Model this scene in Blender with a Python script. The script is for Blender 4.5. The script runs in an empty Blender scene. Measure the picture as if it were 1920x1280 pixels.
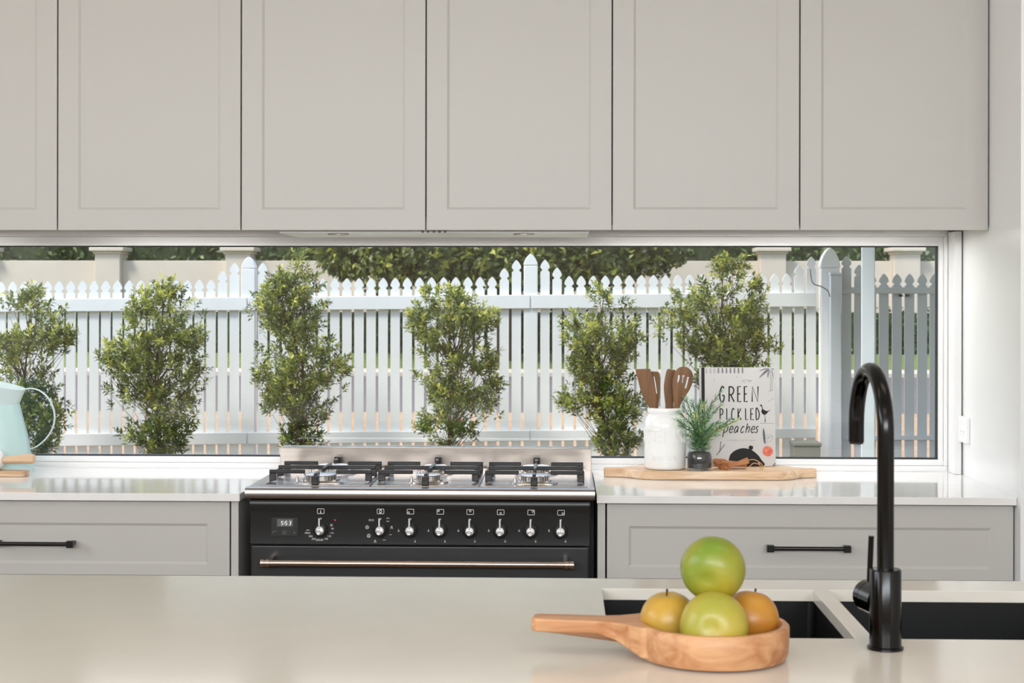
import bpy, bmesh, math, random
import numpy as np
from mathutils import Vector, Matrix
PI = math.pi
sc = bpy.context.scene
C = sc.collection
random.seed(7)

# ------------------------------------------------------------------ camera
F = 3000.0                      # focal length in pixels of the 1920x1280 frame
TH = math.atan(0.0313)          # the camera is turned slightly to the left
ROLL = 0.0014
CZ = 1.396
HOR = 568.0
cd = bpy.data.cameras.new('camera')
cam = bpy.data.objects.new('camera', cd); C.objects.link(cam)
cam.location = (0, 0, CZ)
cam.rotation_euler = (PI/2, -ROLL, TH)
cd.sensor_width = 36; cd.lens = F/1920*36
cd.shift_y = -(640-HOR)/1920
cd.clip_end = 300
cd.dof.use_dof = True; cd.dof.focus_distance = 4.4; cd.dof.aperture_fstop = 13
sc.camera = cam

def X(px, Y):
    u = (px-960)/F; t = math.tan(TH)
    return Y*(u-t)/(1+u*t)
def Zc(px, py, Y):
    x = X(px, Y); d = -x*math.sin(TH)+Y*math.cos(TH)
    return CZ-(py-HOR-ROLL*(px-960))/F*d
def at(px, py, Y): return Vector((X(px, Y), Y, Zc(px, py, Y)))

# ------------------------------------------------------------------ sky, sun, lights, exposure
w = bpy.data.worlds.new('world'); sc.world = w; w.use_nodes = True
nt = w.node_tree; bg = nt.nodes['Background']
sky = nt.nodes.new('ShaderNodeTexSky'); sky.sky_type = 'NISHITA'
sky.sun_disc = False; sky.sun_elevation = math.radians(52); sky.sun_rotation = math.radians(-75)
sky.air_density = 1.0; sky.dust_density = 2.5; sky.ozone_density = 1.0
hs = nt.nodes.new('ShaderNodeHueSaturation'); hs.inputs['Saturation'].default_value = 0.80      # hazy, pale sky
nt.links.new(sky.outputs[0], hs.inputs['Color']); nt.links.new(hs.outputs[0], bg.inputs[0]); bg.inputs[1].default_value = 0.41

def light(name, kind, loc, rot, energy, col=(1, 1, 1), size=None, size_y=None, angle=None):
    l = bpy.data.lights.new(name, kind); l.energy = energy; l.color = col
    if kind == 'AREA':
        l.shape = 'RECTANGLE'; l.size = size; l.size_y = size_y
    if kind == 'SUN': l.angle = angle
    o = bpy.data.objects.new(name, l); C.objects.link(o)
    o.location = loc; o.rotation_euler = rot
    return o
sun_dir = Vector((-0.40, -0.45, 0.80)).normalized()
s = light('sun', 'SUN', (-4, 8, 6), (0, 0, 0), 3.2, (1, 0.95, 0.87), angle=math.radians(14))
s.rotation_euler = (-sun_dir).to_track_quat('-Z', 'Y').to_euler()
# added fill lights high behind the camera and on the left; windows invented
light('rear_fill', 'AREA', (-0.3, -2.9, 2.28), (PI/2-0.25, 0, 0), 228, (0.93, 0.97, 1.0), 5.6, 0.66)
light('side_fill', 'AREA', (-3.95, 1.2, 2.28), (0, -PI/2+0.25, 0), 40, (0.93, 0.97, 1.0), 0.66, 3.4)
# warm lamps over the island; the third is added fill, lighting the cabinets
light('ceiling_area_light', 'AREA', (-1.0, 2.1, 2.66), (0, 0, 0), 3, (1, 0.84, 0.68), 1.0, 0.4)
light('ceiling_area_light', 'AREA', (0.9, 2.1, 2.66), (0, 0, 0), 3, (1, 0.84, 0.68), 1.0, 0.4)
light('ceiling_area_light', 'AREA', (-0.2, 0.2, 2.66), (0, 0, 0), 9, (1, 0.95, 0.90), 2.0, 0.6)  # added soft fill, no lamp known here

# added fill under the wall cabinets and hood to brighten the worktop
for lx_ in (-1.9, -1.15, 0.36, 0.80):
    light('cabinet_fill', 'AREA', (lx_, 4.60, 1.604), (0, 0, 0), 1.6, (1, 0.97, 0.94), 0.46, 0.03)
light('hood_fill', 'AREA', (-0.372, 4.60, 1.586), (0, 0, 0), 2.0, (1, 0.97, 0.94), 0.8, 0.05)  # added fill; the hood's own lamps look unlit

sc.view_settings.view_transform = 'Standard'; sc.view_settings.look = 'None'
sc.view_settings.exposure = 0.0; sc.view_settings.gamma = 1.0
sc.view_settings.use_curve_mapping = False

# ------------------------------------------------------------------ materials
def s2l(c): return tuple(((v/255)/12.92 if v/255 <= .04045 else ((v/255+.055)/1.055)**2.4) for v in c)
MATS = {}
def mat(name, col, rough=0.5, metal=0.0, var=0.0, scale=20.0, bump=0.0, col2=None, stretch=(1, 1, 1), ior=1.5, coat=0.0, detail=3.0, sheen=None, emit=None, aniso=0):
    """procedural material: noise between col and col2, optional bump"""
    m = bpy.data.materials.new(name); m.use_nodes = True
    n = m.node_tree; b = n.nodes['Principled BSDF']
    c = s2l(col)
    b.inputs['Roughness'].default_value = rough; b.inputs['Metallic'].default_value = metal
    b.inputs['IOR'].default_value = ior
    b.inputs['Coat Weight'].default_value = coat
    b.inputs['Coat Roughness'].default_value = 0.08
    if emit: b.inputs['Emission Color'].default_value = (*s2l(emit[0]), 1); b.inputs['Emission Strength'].default_value = emit[1]
    tc = n.nodes.new('ShaderNodeTexCoord'); mp = n.nodes.new('ShaderNodeMapping')
    mp.inputs['Scale'].default_value = stretch
    n.links.new(tc.outputs['Object'], mp.inputs[0])
    no = n.nodes.new('ShaderNodeTexNoise'); no.inputs['Scale'].default_value = scale; no.inputs['Detail'].default_value = detail
    n.links.new(mp.outputs[0], no.inputs[0])
    c2 = s2l(col2) if col2 else tuple(min(1, v*(1-var)) for v in c)
    r = n.nodes.new('ShaderNodeValToRGB')
    r.color_ramp.elements[0].position = 0.32; r.color_ramp.elements[1].position = 0.68
    r.color_ramp.elements[0].color = (*c, 1); r.color_ramp.elements[1].color = (*c2, 1)
    n.links.new(no.outputs[0], r.inputs[0]); n.links.new(r.outputs[0], b.inputs['Base Color'])
    if bump:
        bp = n.nodes.new('ShaderNodeBump'); bp.inputs['Strength'].default_value = bump; bp.inputs['Distance'].default_value = 0.002
        n.links.new(no.outputs[0], bp.inputs['Height']); n.links.new(bp.outputs[0], b.inputs['Normal'])
    MATS[name] = m
    return m

def wood(name, c1, c2, axis='x', scale=9, rough=0.5):
    st = {'x': (0.35, 3.2, 3.2), 'y': (3.2, .35, 3.2), 'z': (3.2, 3.2, .35)}[axis]
    m = mat(name, c1, rough, col2=c2, scale=scale, stretch=st, bump=0.15, detail=6)
    n = m.node_tree; no = [x for x in n.nodes if x.type == 'TEX_NOISE'][0]
    no.inputs['Distortion'].default_value = 0.7
    return m

def leafmat(name, dark, mid, young):
    """leaf colours spread over single leaves by the 'tint' attribute"""
    m = bpy.data.materials.new(name); m.use_nodes = True
    n = m.node_tree; b = n.nodes['Principled BSDF']; out = n.nodes['Material Output']
    a = n.nodes.new('ShaderNodeAttribute'); a.attribute_name = 'tint'
    r = n.nodes.new('ShaderNodeValToRGB')
    r.color_ramp.elements[0].color = (*s2l(dark), 1); r.color_ramp.elements[1].color = (*s2l(young), 1)
    e = r.color_ramp.elements.new(0.5); e.color = (*s2l(mid), 1)
    n.links.new(a.outputs['Fac'], r.inputs[0]); n.links.new(r.outputs[0], b.inputs['Base Color'])
    b.inputs['Roughness'].default_value = 0.38
    t = n.nodes.new('ShaderNodeBsdfTranslucent'); n.links.new(r.outputs[0], t.inputs[0])
    mx = n.nodes.new('ShaderNodeMixShader'); mx.inputs[0].default_value = 0.3
    n.links.new(b.outputs[0], mx.inputs[1]); n.links.new(t.outputs[0], mx.inputs[2]); n.links.new(mx.outputs[0], out.inputs[0])
    MATS[name] = m; return m

def glassmat(name, tint, spec_min=0.0, rough=0.0, density=0.0):
    m = bpy.data.materials.new(name); m.use_nodes = True
    n = m.node_tree; out = n.nodes['Material Output']; n.nodes.remove(n.nodes['Principled BSDF'])
    t = n.nodes.new('ShaderNodeBsdfTransparent'); t.inputs[0].default_value = (*tint, 1)
    g = n.nodes.new('ShaderNodeBsdfGlossy'); g.inputs['Roughness'].default_value = rough
    lw = n.nodes.new('ShaderNodeLayerWeight'); lw.inputs[0].default_value = 0.5
    pw_ = n.nodes.new('ShaderNodeMath'); pw_.operation = 'POWER'; pw_.inputs[1].default_value = 4.5; n.links.new(lw.outputs['Facing'], pw_.inputs[0])
    fr = n.nodes.new('ShaderNodeMath'); fr.operation = 'MULTIPLY_ADD'; fr.inputs[1].default_value = 0.9; fr.inputs[2].default_value = 0.035; n.links.new(pw_.outputs[0], fr.inputs[0])
    mx = n.nodes.new('ShaderNodeMixShader')
    n.links.new(fr.outputs[0], mx.inputs[0]); n.links.new(t.outputs[0], mx.inputs[1]); n.links.new(g.outputs[0], mx.inputs[2])
    n.links.new(mx.outputs[0], out.inputs[0]); MATS[name] = m; return m

mat('wall_white', (238, 238, 237), 0.5, var=0.02, scale=6)
mat('gloss_white_panel', (236, 237, 236), 0.25, var=0.02, scale=5)
mat('wall_room', (206, 190, 174), 0.6, var=0.04, scale=4)
mat('wall_beige', (168, 144, 124), 0.6, var=0.05, scale=5)
mat('ceiling_white', (240, 240, 238), 0.7, var=0.01)
wood('floor_wood', (164, 136, 110), (134, 106, 82), 'x', 4, 0.4)
mat('cabinet_grey', (186, 183, 178), 0.42, var=0.015, scale=3)
mat('cabinet_inner', (180, 176, 170), 0.6, var=0.02)
mat('stone', (234, 232, 229), 0.07, var=0.03, scale=14)
mat('island_stone', (223, 218, 208), 0.13, var=0.03, scale=9)
mat('window_white', (232, 232, 232), 0.3, var=0.02, scale=8)
mat('rubber', (14, 14, 15), 0.5, var=0.1)
mat('shadow_black', (12, 12, 12), 0.7, var=0.1)
mat('black_metal', (16, 16, 17), 0.28, var=0.15, scale=40, ior=1.5)
mat('tap_black', (4, 4, 4), 0.17, var=0.2, scale=30, ior=1.36)
mat('sink_black', (6, 6, 6), 0.3, var=0.25, scale=60)
mat('enamel_black', (30, 30, 31), 0.2, var=0.15, scale=6)
mat('enamel_panel', (38, 38, 38), 0.34, var=0.12, scale=10)
mat('cast_iron', (20, 20, 21), 0.36, var=0.2, scale=120, bump=0.3)
mat('steel', (176, 167, 159), 0.28, 1.0, var=0.08, scale=30, stretch=(0.2, 6, 6))
mat('chrome', (240, 238, 235), 0.30, 1.0, var=0.04)
mat('burner_alloy', (205, 204, 202), 0.3, 1.0, var=0.1, scale=60)
mat('handle_steel', (200, 184, 172), 0.2, 1.0, var=0.05, scale=20)
mat('print_white', (228, 226, 222), 0.5, var=0.03)
mat('print_red', (205, 52, 42), 0.5, var=0.05)
mat('lcd', (105, 105, 104), 0.25, var=0.1)
mat('display_glass', (62, 62, 62), 0.12, var=0.2, scale=25)
mat('lcd_digit', (235, 240, 240), 0.5, emit=((235, 240, 240), 0.6))
mat('ceramic_white', (238, 238, 236), 0.2, var=0.02, scale=8)
wood('spatula_wood', (132, 90, 46), (98, 62, 28), 'z', 16, 0.5)
wood('board_wood', (232, 208, 180), (200, 160, 120), 'x', 18, 0.5)
wood('bowl_wood', (204, 156, 112), (166, 108, 66), 'x', 16, 0.45)
wood('spoon_wood', (186, 126, 78), (140, 82, 46), 'x', 22, 0.5)
wood('pin_wood', (222, 194, 164), (186, 148, 112), 'x', 14, 0.5)
mat('twine', (196, 150, 96), 0.8, var=0.2, scale=200)
mat('book_cover', (190, 188, 186), 0.4, var=0.03, scale=12)
mat('book_pages', (235, 232, 226), 0.7, var=0.05, scale=200)
mat('ink', (10, 10, 11), 0.7, var=0.1)
mat('ink_grey', (120, 122, 124), 0.5, var=0.25, scale=60)
mat('ink_light', (168, 168, 168), 0.5, var=0.15, scale=60)
mat('ink_slate', (78, 92, 104), 0.5, var=0.3, scale=80)
mat('peach_red', (196, 74, 62), 0.5, col2=(222, 132, 104), scale=60)
mat('soil', (24, 18, 17), 0.6, col2=(48, 40, 40), scale=90, bump=0.6)
glassmat('pane_glass', (0.97, 0.985, 0.98))
glassmat('jar_glass', (0.95, 0.97, 0.965), rough=0.02)
mat('mint', (186, 214, 213), 0.3, var=0.05, scale=6)
mat('mint_light', (200, 216, 216), 0.3, var=0.04, scale=6)
mat('plastic_white', (240, 240, 238), 0.3, var=0.01)
mat('plastic_mark', (160, 162, 164), 0.4, var=0.05)
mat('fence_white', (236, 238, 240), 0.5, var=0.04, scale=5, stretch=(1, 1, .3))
mat('post_shaded_white', (204, 210, 219), 0.5, var=0.04, scale=5)  # grey-blue puts the shade on the gate and posts into their colour
mat('render_beige', (222, 208, 192), 0.8, var=0.05, scale=3)
mat('mulch', (150, 122, 96), 0.9, col2=(112, 88, 66), scale=18, bump=0.6)
mat('footpath', (180, 148, 116), 0.9, col2=(158, 126, 96), scale=4)
mat('asphalt', (104, 99, 100), 0.9, var=0.15, scale=10)
mat('concrete', (206, 190, 176), 0.85, var=0.1, scale=6)
mat('grass', (114, 128, 66), 0.9, col2=(92, 108, 50), scale=6)
mat('bark', (104, 80, 56), 0.85, col2=(66, 50, 36), scale=40, bump=0.5)
mat('bin_grey', (132, 132, 124), 0.6, var=0.08)
mat('roof_metal', (200, 200, 200), 0.6, var=0.05)
mat('hedge_core', (66, 84, 48), 0.9, col2=(40, 54, 30), scale=12)
leafmat('shrub_leaf', (46, 60, 30), (106, 124, 56), (208, 206, 98))
leafmat('hedge_leaf', (54, 74, 44), (108, 132, 78), (168, 182, 112))
leafmat('tree_leaf', (30, 44, 24), (90, 110, 48), (196, 196, 88))
leafmat('rosemary_leaf', (40, 96, 74), (120, 168, 116), (222, 226, 150))
mat('rosemary_stem', (92, 110, 66), 0.7, var=0.2)
mat('apple_stem', (70, 48, 28), 0.8, var=0.2)
mat('cap_red', (200, 60, 50), 0.4)

# ------------------------------------------------------------------ mesh helpers
class MB:
    def __init__(s): s.v = []; s.f = []
    def add(s, vs, fs):
        b = len(s.v); s.v += [tuple(p) for p in vs]; s.f += [tuple(i+b for i in f) for f in fs]; return s
    def box(s, x0, x1, y0, y1, z0, z1):
        return s.add([(x0, y0, z0), (x1, y0, z0), (x1, y1, z0), (x0, y1, z0), (x0, y0, z1), (x1, y0, z1), (x1, y1, z1), (x0, y1, z1)],
                     [(0, 3, 2, 1), (4, 5, 6, 7), (0, 1, 5, 4), (1, 2, 6, 5), (2, 3, 7, 6), (3, 0, 4, 7)])
    def hexa(s, p): return s.add(p, [(0, 3, 2, 1), (4, 5, 6, 7), (0, 1, 5, 4), (1, 2, 6, 5), (2, 3, 7, 6), (3, 0, 4, 7)])
    def prism(s, poly, y0, y1):
        """polygon of (x, z) extruded from y0 to y1"""
        n = len(poly)
        vs = [(x, y0, z) for x, z in poly]+[(x, y1, z) for x, z in poly]
        fs = [tuple(range(n)), tuple(range(2*n-1, n-1, -1))]+[(i, i+n, (i+1) % n+n, (i+1) % n) for i in range(n)]
        return s.add(vs, fs)
    def tube(s, pts, r, n=12, cap=True, flat=1.0):
        pts = [Vector(p) for p in pts]; m = len(pts)
        rs = r if isinstance(r, (list, tuple)) else [r]*m
        vs = []; up = None
        for i, p in enumerate(pts):
            d = (pts[min(i+1, m-1)]-pts[max(i-1, 0)]).normalized()
            if up is None:
                up = Vector((0, 0, 1)) if abs(d.z) < 0.9 else Vector((0, 1, 0))
            a = d.cross(up).normalized(); up = a.cross(d).normalized()
            for k in range(n):
                t = 2*PI*k/n
                vs.append(p+a*math.cos(t)*rs[i]+up*math.sin(t)*rs[i]*flat)
        fs = [(i*n+k, i*n+(k+1) % n, (i+1)*n+(k+1) % n, (i+1)*n+k) for i in range(m-1) for k in range(n)]
        if cap: fs += [tuple(range(n-1, -1, -1)), tuple(range((m-1)*n, m*n))]
        return s.add(vs, fs)
    def lathe(s, prof, c=(0, 0, 0), n=32, axis='z', a0=0):
        """profile of (radius, height) round an axis through c"""
        m = len(prof); vs = []
        for r, h in prof:
            for k in range(n):
                t = 2*PI*k/n+a0; x = r*math.cos(t); y = r*math.sin(t)
                vs.append({'z': (c[0]+x, c[1]+y, c[2]+h), 'y': (c[0]+x, c[1]-h, c[2]+y), 'x': (c[0]+h, c[1]+x, c[2]+y)}[axis])
        fs = [(i*n+k, i*n+(k+1) % n, (i+1)*n+(k+1) % n, (i+1)*n+k) for i in range(m-1) for k in range(n)]
        if prof[0][0] > 1e-6: fs.append(tuple(range(n-1, -1, -1)))
        if prof[-1][0] > 1e-6: fs.append(tuple(range((m-1)*n, m*n)))
        return s.add(vs, fs)
    def disc(s, c, r, n=24, y=True):
        vs = [(c[0]+r*math.cos(2*PI*k/n), c[1], c[2]+r*math.sin(2*PI*k/n)) for k in range(n)]
        return s.add(vs, [tuple(range(n))])

OFF = {}
def root(name, loc, label, cat, group=None, rot=(0, 0, 0)):
    o = bpy.data.objects.new(name, None); C.objects.link(o)
    o.location = loc; o.rotation_euler = rot; o.empty_display_size = 0.05
    tag(o, label, cat, group); OFF[o.name] = Vector(loc) if rot == (0, 0, 0) else Vector((0, 0, 0))
    return o
def tag(o, label=None, cat=None, group=None, kind=None):
    if label: o['label'] = label
    if cat: o['category'] = cat
    if group: o['group'] = group
    if kind: o['kind'] = kind
    return o
def off_of(p):
    while p is not None:
        if p.name in OFF: return OFF[p.name]
        p = p.parent
    return Vector((0, 0, 0))
def obj(name, mb, m, parent=None, bevel=0.0, smooth=False, loc=None, seg=2, sub=0, label=None):
    me = bpy.data.meshes.new(name)
    off = off_of(parent) if parent else (Vector(loc) if loc is not None else Vector((0, 0, 0)))
    me.from_pydata([(v[0]-off.x, v[1]-off.y, v[2]-off.z) for v in mb.v], [], mb.f)
    bm = bmesh.new(); bm.from_mesh(me); bmesh.ops.remove_doubles(bm, verts=bm.verts, dist=1e-6)
    bmesh.ops.recalc_face_normals(bm, faces=bm.faces); bm.to_mesh(me); bm.free()
    if smooth:
        for p in me.polygons: p.use_smooth = True
        me.set_sharp_from_angle(angle=math.radians(smooth if smooth is not True else 40))
    me.materials.append(MATS[m] if isinstance(m, str) else m)
    o = bpy.data.objects.new(name, me); C.objects.link(o)
    if parent: o.parent = parent
    else:
        o.location = off; OFF[o.name] = off
    if bevel:
        b = o.modifiers.new('bevel', 'BEVEL'); b.width = bevel; b.segments = seg; b.limit_method = 'ANGLE'; b.angle_limit = math.radians(40)
    if sub:
        b = o.modifiers.new('sub', 'SUBSURF'); b.levels = sub; b.render_levels = sub
    if label: o['label'] = label
    return o
def like(src, name, parent, delta, parent_off=None):
    """another piece with the same mesh"""
    o = src.copy(); o.name = name; C.objects.link(o); o.parent = parent; o.location = Vector(src.location)+Vector(delta); return o
def struct(name, mb, m, parent=None, **k):
    o = obj(name, mb, m, parent, **k)
    if not parent: o['kind'] = 'structure'
    return o

def curve_mesh(cu):
    o = bpy.data.objects.new('tmp', cu); C.objects.link(o)
    bpy.context.view_layer.update()
    me = bpy.data.meshes.new_from_object(o.evaluated_get(bpy.context.evaluated_depsgraph_get()))
    bpy.data.objects.remove(o); bpy.data.curves.remove(cu)
    r = MB(); r.v = [tuple(v.co) for v in me.vertices]; r.f = [tuple(p.vertices) for p in me.polygons]
    bpy.data.meshes.remove(me); return r
def flat_shape(polys, th, bevel=0.0):
    """closed outlines of (x, z) with holes, extruded to thickness th about y = 0"""
    cu = bpy.data.curves.new('tmp', 'CURVE'); cu.dimensions = '2D'; cu.fill_mode = 'BOTH'; cu.extrude = th/2-bevel; cu.bevel_depth = bevel; cu.bevel_resolution = 2; cu.offset = -bevel
    for poly in polys:
        sp = cu.splines.new('POLY'); sp.points.add(len(poly)-1); sp.use_cyclic_u = True
        for p, q in zip(sp.points, poly): p.co = (q[0], q[1], 0, 1)
    r = curve_mesh(cu); r.v = [(x, -z, y) for x, y, z in r.v]; return r
def text(strg, size, th=0.0006, sx=1.0, align='CENTER'):
    cu = bpy.data.curves.new('tmp', 'FONT'); cu.body = strg; cu.size = size; cu.extrude = th/2; cu.align_x = align; cu.align_y = 'CENTER'; cu.resolution_u = 3
    r = curve_mesh(cu); r.v = [(x*sx, -z, y) for x, y, z in r.v]; return r
def moved(mb, d, rot=None):
    d = Vector(d)
    M = rot if rot is not None else Matrix.Identity(3)
    mb.v = [tuple(M @ Vector(p)+d) for p in mb.v]; return mb
def join(*mbs):
    r = MB()
    for m in mbs: r.add(m.v, m.f)
    return r
def catmull(pts, n=6, closed=False):
    P = [Vector(p) for p in pts]; out = []; m = len(P)
    rng = range(m) if closed else range(m-1)
    for i in rng:
        g = (lambda k: P[k % m]) if closed else (lambda k: P[max(0, min(m-1, k))])
        a, b, c, d = g(i-1), g(i), g(i+1), g(i+2)
        for j in range(n):
            t = j/n
            out.append(0.5*((2*b)+(c-a)*t+(2*a-5*b+4*c-d)*t*t+(3*b-a-3*c+d)*t**3))
    if not closed: out.append(P[-1])
    return out
def strokes(lines, wd, y=0.0, th=0.0004):
    """pen strokes as thin ribbons in the xz plane"""
    r = MB()
    for ln in lines:
        pts = [Vector((p[0], p[1])) for p in ln]
        n = len(pts)
        L = []; R = []
        for i, p in enumerate(pts):
            d = (pts[min(i+1, n-1)]-pts[max(i-1, 0)])
            d = d.normalized() if d.length > 1e-9 else Vector((1, 0))
            nn = Vector((-d.y, d.x))*wd/2
            L.append(p+nn); R.append(p-nn)
        vs = [(q.x, y-th, q.y) for q in L]+[(q.x, y-th, q.y) for q in R]+[(q.x, y, q.y) for q in L]+[(q.x, y, q.y) for q in R]
        fs = [(i, i+1, n+i+1, n+i) for i in range(n-1)]+[(i, 2*n+i, 2*n+i+1, i+1) for i in range(n-1)]+[(n+i, n+i+1, 3*n+i+1, 3*n+i) for i in range(n-1)]
        r.add(vs, fs)
    return r

def leaf_cloud(name, P, N, L, W, tint, m, parent=None, seed=1, loc=None, D=None, fold=0.25):
    """many small folded leaves: P positions, N facing, L length, W width, tint 0..1"""
    rng = np.random.default_rng(seed); n = len(P); P = np.asarray(P, float)
    d = rng.normal(size=(n, 3)) if D is None else np.asarray(D, float); d /= np.linalg.norm(d, axis=1)[:, None]+1e-9
    nn = np.asarray(N, float)+rng.normal(size=(n, 3))*0.35
    s = np.cross(d, nn); s /= np.linalg.norm(s, axis=1)[:, None]+1e-9
    u = np.cross(s, d)
    L = np.asarray(L)[:, None] if np.ndim(L) else np.full((n, 1), L); W = np.asarray(W)[:, None] if np.ndim(W) else np.full((n, 1), W)
    base = P-d*L*0.5; tip = P+d*L*0.5+u*L*(-0.12); mid = P+u*0
    a = P+s*W*0.5+u*W*fold-d*L*0.05; b = P-s*W*0.5+u*W*fold-d*L*0.05
    V = np.stack([base, a, tip, b, mid], 1).reshape(-1, 3)
    off = off_of(parent) if parent else (Vector(loc) if loc is not None else Vector((0, 0, 0)))
    V = V-np.array(off)
    i = np.arange(n)[:, None]*5
    Fc = np.concatenate([i+[[0, 1, 4]], i+[[1, 2, 4]], i+[[2, 3, 4]], i+[[3, 0, 4]]], 1).reshape(-1, 3)
    me = bpy.data.meshes.new(name)
    me.vertices.add(len(V)); me.vertices.foreach_set('co', V.ravel())
    me.loops.add(Fc.size); me.loops.foreach_set('vertex_index', Fc.ravel().astype(np.int32))
    me.polygons.add(len(Fc)); me.polygons.foreach_set('loop_start', np.arange(0, Fc.size, 3, dtype=np.int32))
    me.update(calc_edges=True); me.validate()
    at_ = me.attributes.new('tint', 'FLOAT', 'POINT'); at_.data.foreach_set('value', np.repeat(np.clip(tint, 0, 1), 5).astype(np.float32))
    me.materials.append(MATS[m])
    o = bpy.data.objects.new(name, me); C.objects.link(o)
    if parent: o.parent = parent
    else: o.location = off; OFF[o.name] = off
    return o

# ================================================================== the room
WX = 1.164                       # right wall of the kitchen run
YW = 4.76                        # window plane
WT = 0.90                        # worktop height
struct('floor', MB().box(-4.0, 3.2, -3.0, 5.0, -0.05, 0.0), 'floor_wood')
struct('ceiling', MB().box(-4.0, 3.2, -3.0, 5.0, 2.70, 2.78), 'ceiling_white')
wb = MB()
wb.box(-4.0, 3.2, YW, 5.0, 0.0, 0.88); wb.box(-4.0, 3.2, YW, 5.0, 1.61, 2.70)
wb.box(-4.0, -2.5, YW, 5.0, 0.88, 1.61); wb.box(WX, 3.2, YW, 5.0, 0.88, 1.61)
struct('wall_back', wb, 'wall_white')
struct('wall_right', MB().box(WX, WX+0.0115, 4.10, YW, 0.0, 2.70), 'gloss_white_panel', bevel=0.0015)
struct('wall_right_nib', MB().box(WX+0.0125, WX+0.30, 4.16, YW, 0.0, 2.70), 'wall_beige')
struct('wall_far_right', MB().box(3.1, 3.2, -3.0, YW, 0.0, 2.70), 'wall_white')
wl = MB().box(-4.1, -4.0, -3.0, 5.0, 0, 1.95).box(-4.1, -4.0, -3.0, 5.0, 2.62, 2.7).box(-4.1, -4.0, -3.0, -0.5, 1.95, 2.62).box(-4.1, -4.0, 2.9, 5.0, 1.95, 2.62)
struct('wall_left', wl, 'wall_room')
wr = MB().box(-4.0, 3.2, -3.1, -3.0, 0, 1.95).box(-4.0, 3.2, -3.1, -3.0, 2.62, 2.7).box(-4.0, -3.1, -3.1, -3.0, 1.95, 2.62).box(2.5, 3.2, -3.1, -3.0, 1.95, 2.62)
struct('wall_rear', wr, 'wall_room')

# window: aluminium frame, gasket, pane, side reveal
gx0, gx1, gz0, gz1 = -2.42, 1.1125, 0.9365, 1.564
wn = bpy.data.objects.new('window_1', None); C.objects.link(wn); wn.location = (0, YW, WT); wn['kind'] = 'structure'
wn['label'] = 'long low splashback window with white aluminium frame above the worktop'; OFF[wn.name] = Vector((0, YW, WT))
obj('frame_rail', MB().box(-2.5, 1.138, 4.775, 4.83, 0.9165, gz0-0.003), 'window_white', wn, bevel=0.001)
obj('frame_rail', MB().box(-2.5, 1.138, 4.760, 4.83, 0.9005, 0.916), 'window_white', wn, bevel=0.001)
obj('frame_rail', MB().box(-2.5, 1.138, 4.775, 4.83, gz1+0.003, 1.594), 'window_white', wn, bevel=0.001)
obj('frame_rail', MB().box(-2.5, 1.138, 4.760, 4.83, 1.5945, 1.610), 'window_white', wn, bevel=0.001)
obj('frame_stile', MB().box(gx1+0.003, 1.128, 4.774, 4.83, 0.9165, 1.594), 'window_white', wn, bevel=0.001)
obj('frame_stile', MB().box(1.1285, 1.138, 4.760, 4.83, 0.9165, 1.594), 'window_white', wn, bevel=0.001)
obj('frame_stile', MB().box(-2.5, gx0-0.003, 4.772, 4.83, 0.9165, 1.594), 'window_white', wn, bevel=0.001)
g = MB().box(gx0-0.003, gx1+0.003, 4.79, 4.815, gz0-0.003, gz0+0.0005).box(gx0-0.003, gx1+0.003, 4.79, 4.815, gz1, gz1+0.003)
g.box(gx1, gx1+0.003, 4.79, 4.815, gz0, gz1).box(gx0-0.003, gx0, 4.79, 4.815, gz0, gz1)
obj('gasket', g, 'rubber', wn)
obj('pane', MB().box(gx0, gx1, 4.80, 4.806, gz0, gz1), 'pane_glass', wn)
obj('side_reveal', MB().box(1.139, 1.1600, 4.685, 4.83, 0.9005, 1.606), 'window_white', wn, bevel=0.001)
obj('shadow_gap', MB().box(1.1602, 1.1638, 4.70, 4.83, 0.9005, 1.606), 'shadow_black', wn)

# power point on the right wall
pp = root('power_point', (WX, 4.66, 1.02), 'white double power point on the right wall beside the window', 'power point')
z0 = Zc(1806, 832, 4.60); z1 = Zc(1806, 783, 4.60)
obj('face_plate', MB().box(WX-0.012, WX-0.0002, 4.605, 4.69, z0, z1), 'plastic_white', pp, bevel=0.002)
for yy in (4.632, 4.664):
    obj('switch', MB().box(WX-0.0145, WX-0.0118, yy-0.006, yy+0.006, z1-0.024, z1-0.010), 'plastic_white', pp, bevel=0.0006)
    sl = MB()
    for dy, dz in ((-0.005, 0.004), (0.005, 0.004), (0, -0.006)):
        sl.box(WX-0.0123, WX-0.0119, yy+dy-0.001, yy+dy+0.001, z0+0.028+dz-0.003, z0+0.028+dz+0.003)
    obj('socket_slot', sl, 'plastic_mark', pp)

# ================================================================== wall cabinets
def shaker(x0, x1, z0, z1, y, th, fl, fr, fb, ft, rec=0.0035, slope=0.007):
    """front frame with a sloped inner edge, and the recessed panel"""
    a, b, c, d = x0+fl, x1-fr, z0+fb, z1-ft
    o = [(x0, z0), (x1, z0), (x1, z1), (x0, z1)]; i = [(a, c), (b, c), (b, d), (a, d)]
    k = [(a+slope, c+slope), (b-slope, c+slope), (b-slope, d-slope), (a+slope, d-slope)]
    vs = [(p, y, q) for p, q in o]+[(p, y, q) for p, q in i]+[(p, y+rec, q) for p, q in k]+[(p, y+th, q) for p, q in o]
    fs = []
    for n in range(4):
        m = (n+1) % 4
        fs += [(n, m, 4+m, 4+n), (4+n, 4+m, 8+m, 8+n), (n, 12+n, 12+m, m)]
    fs += [(12, 15, 14, 13)]
    fm = MB().add(vs, fs)
    pm = MB().box(a+slope-0.0005, b-slope+0.0005, y+rec, y+th-0.002, c+slope-0.0005, d-slope+0.0005)
    return fm, pm
YD = 4.40; pitch = 0.5125; DZ0, DZ1 = 1.597, 2.42
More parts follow.
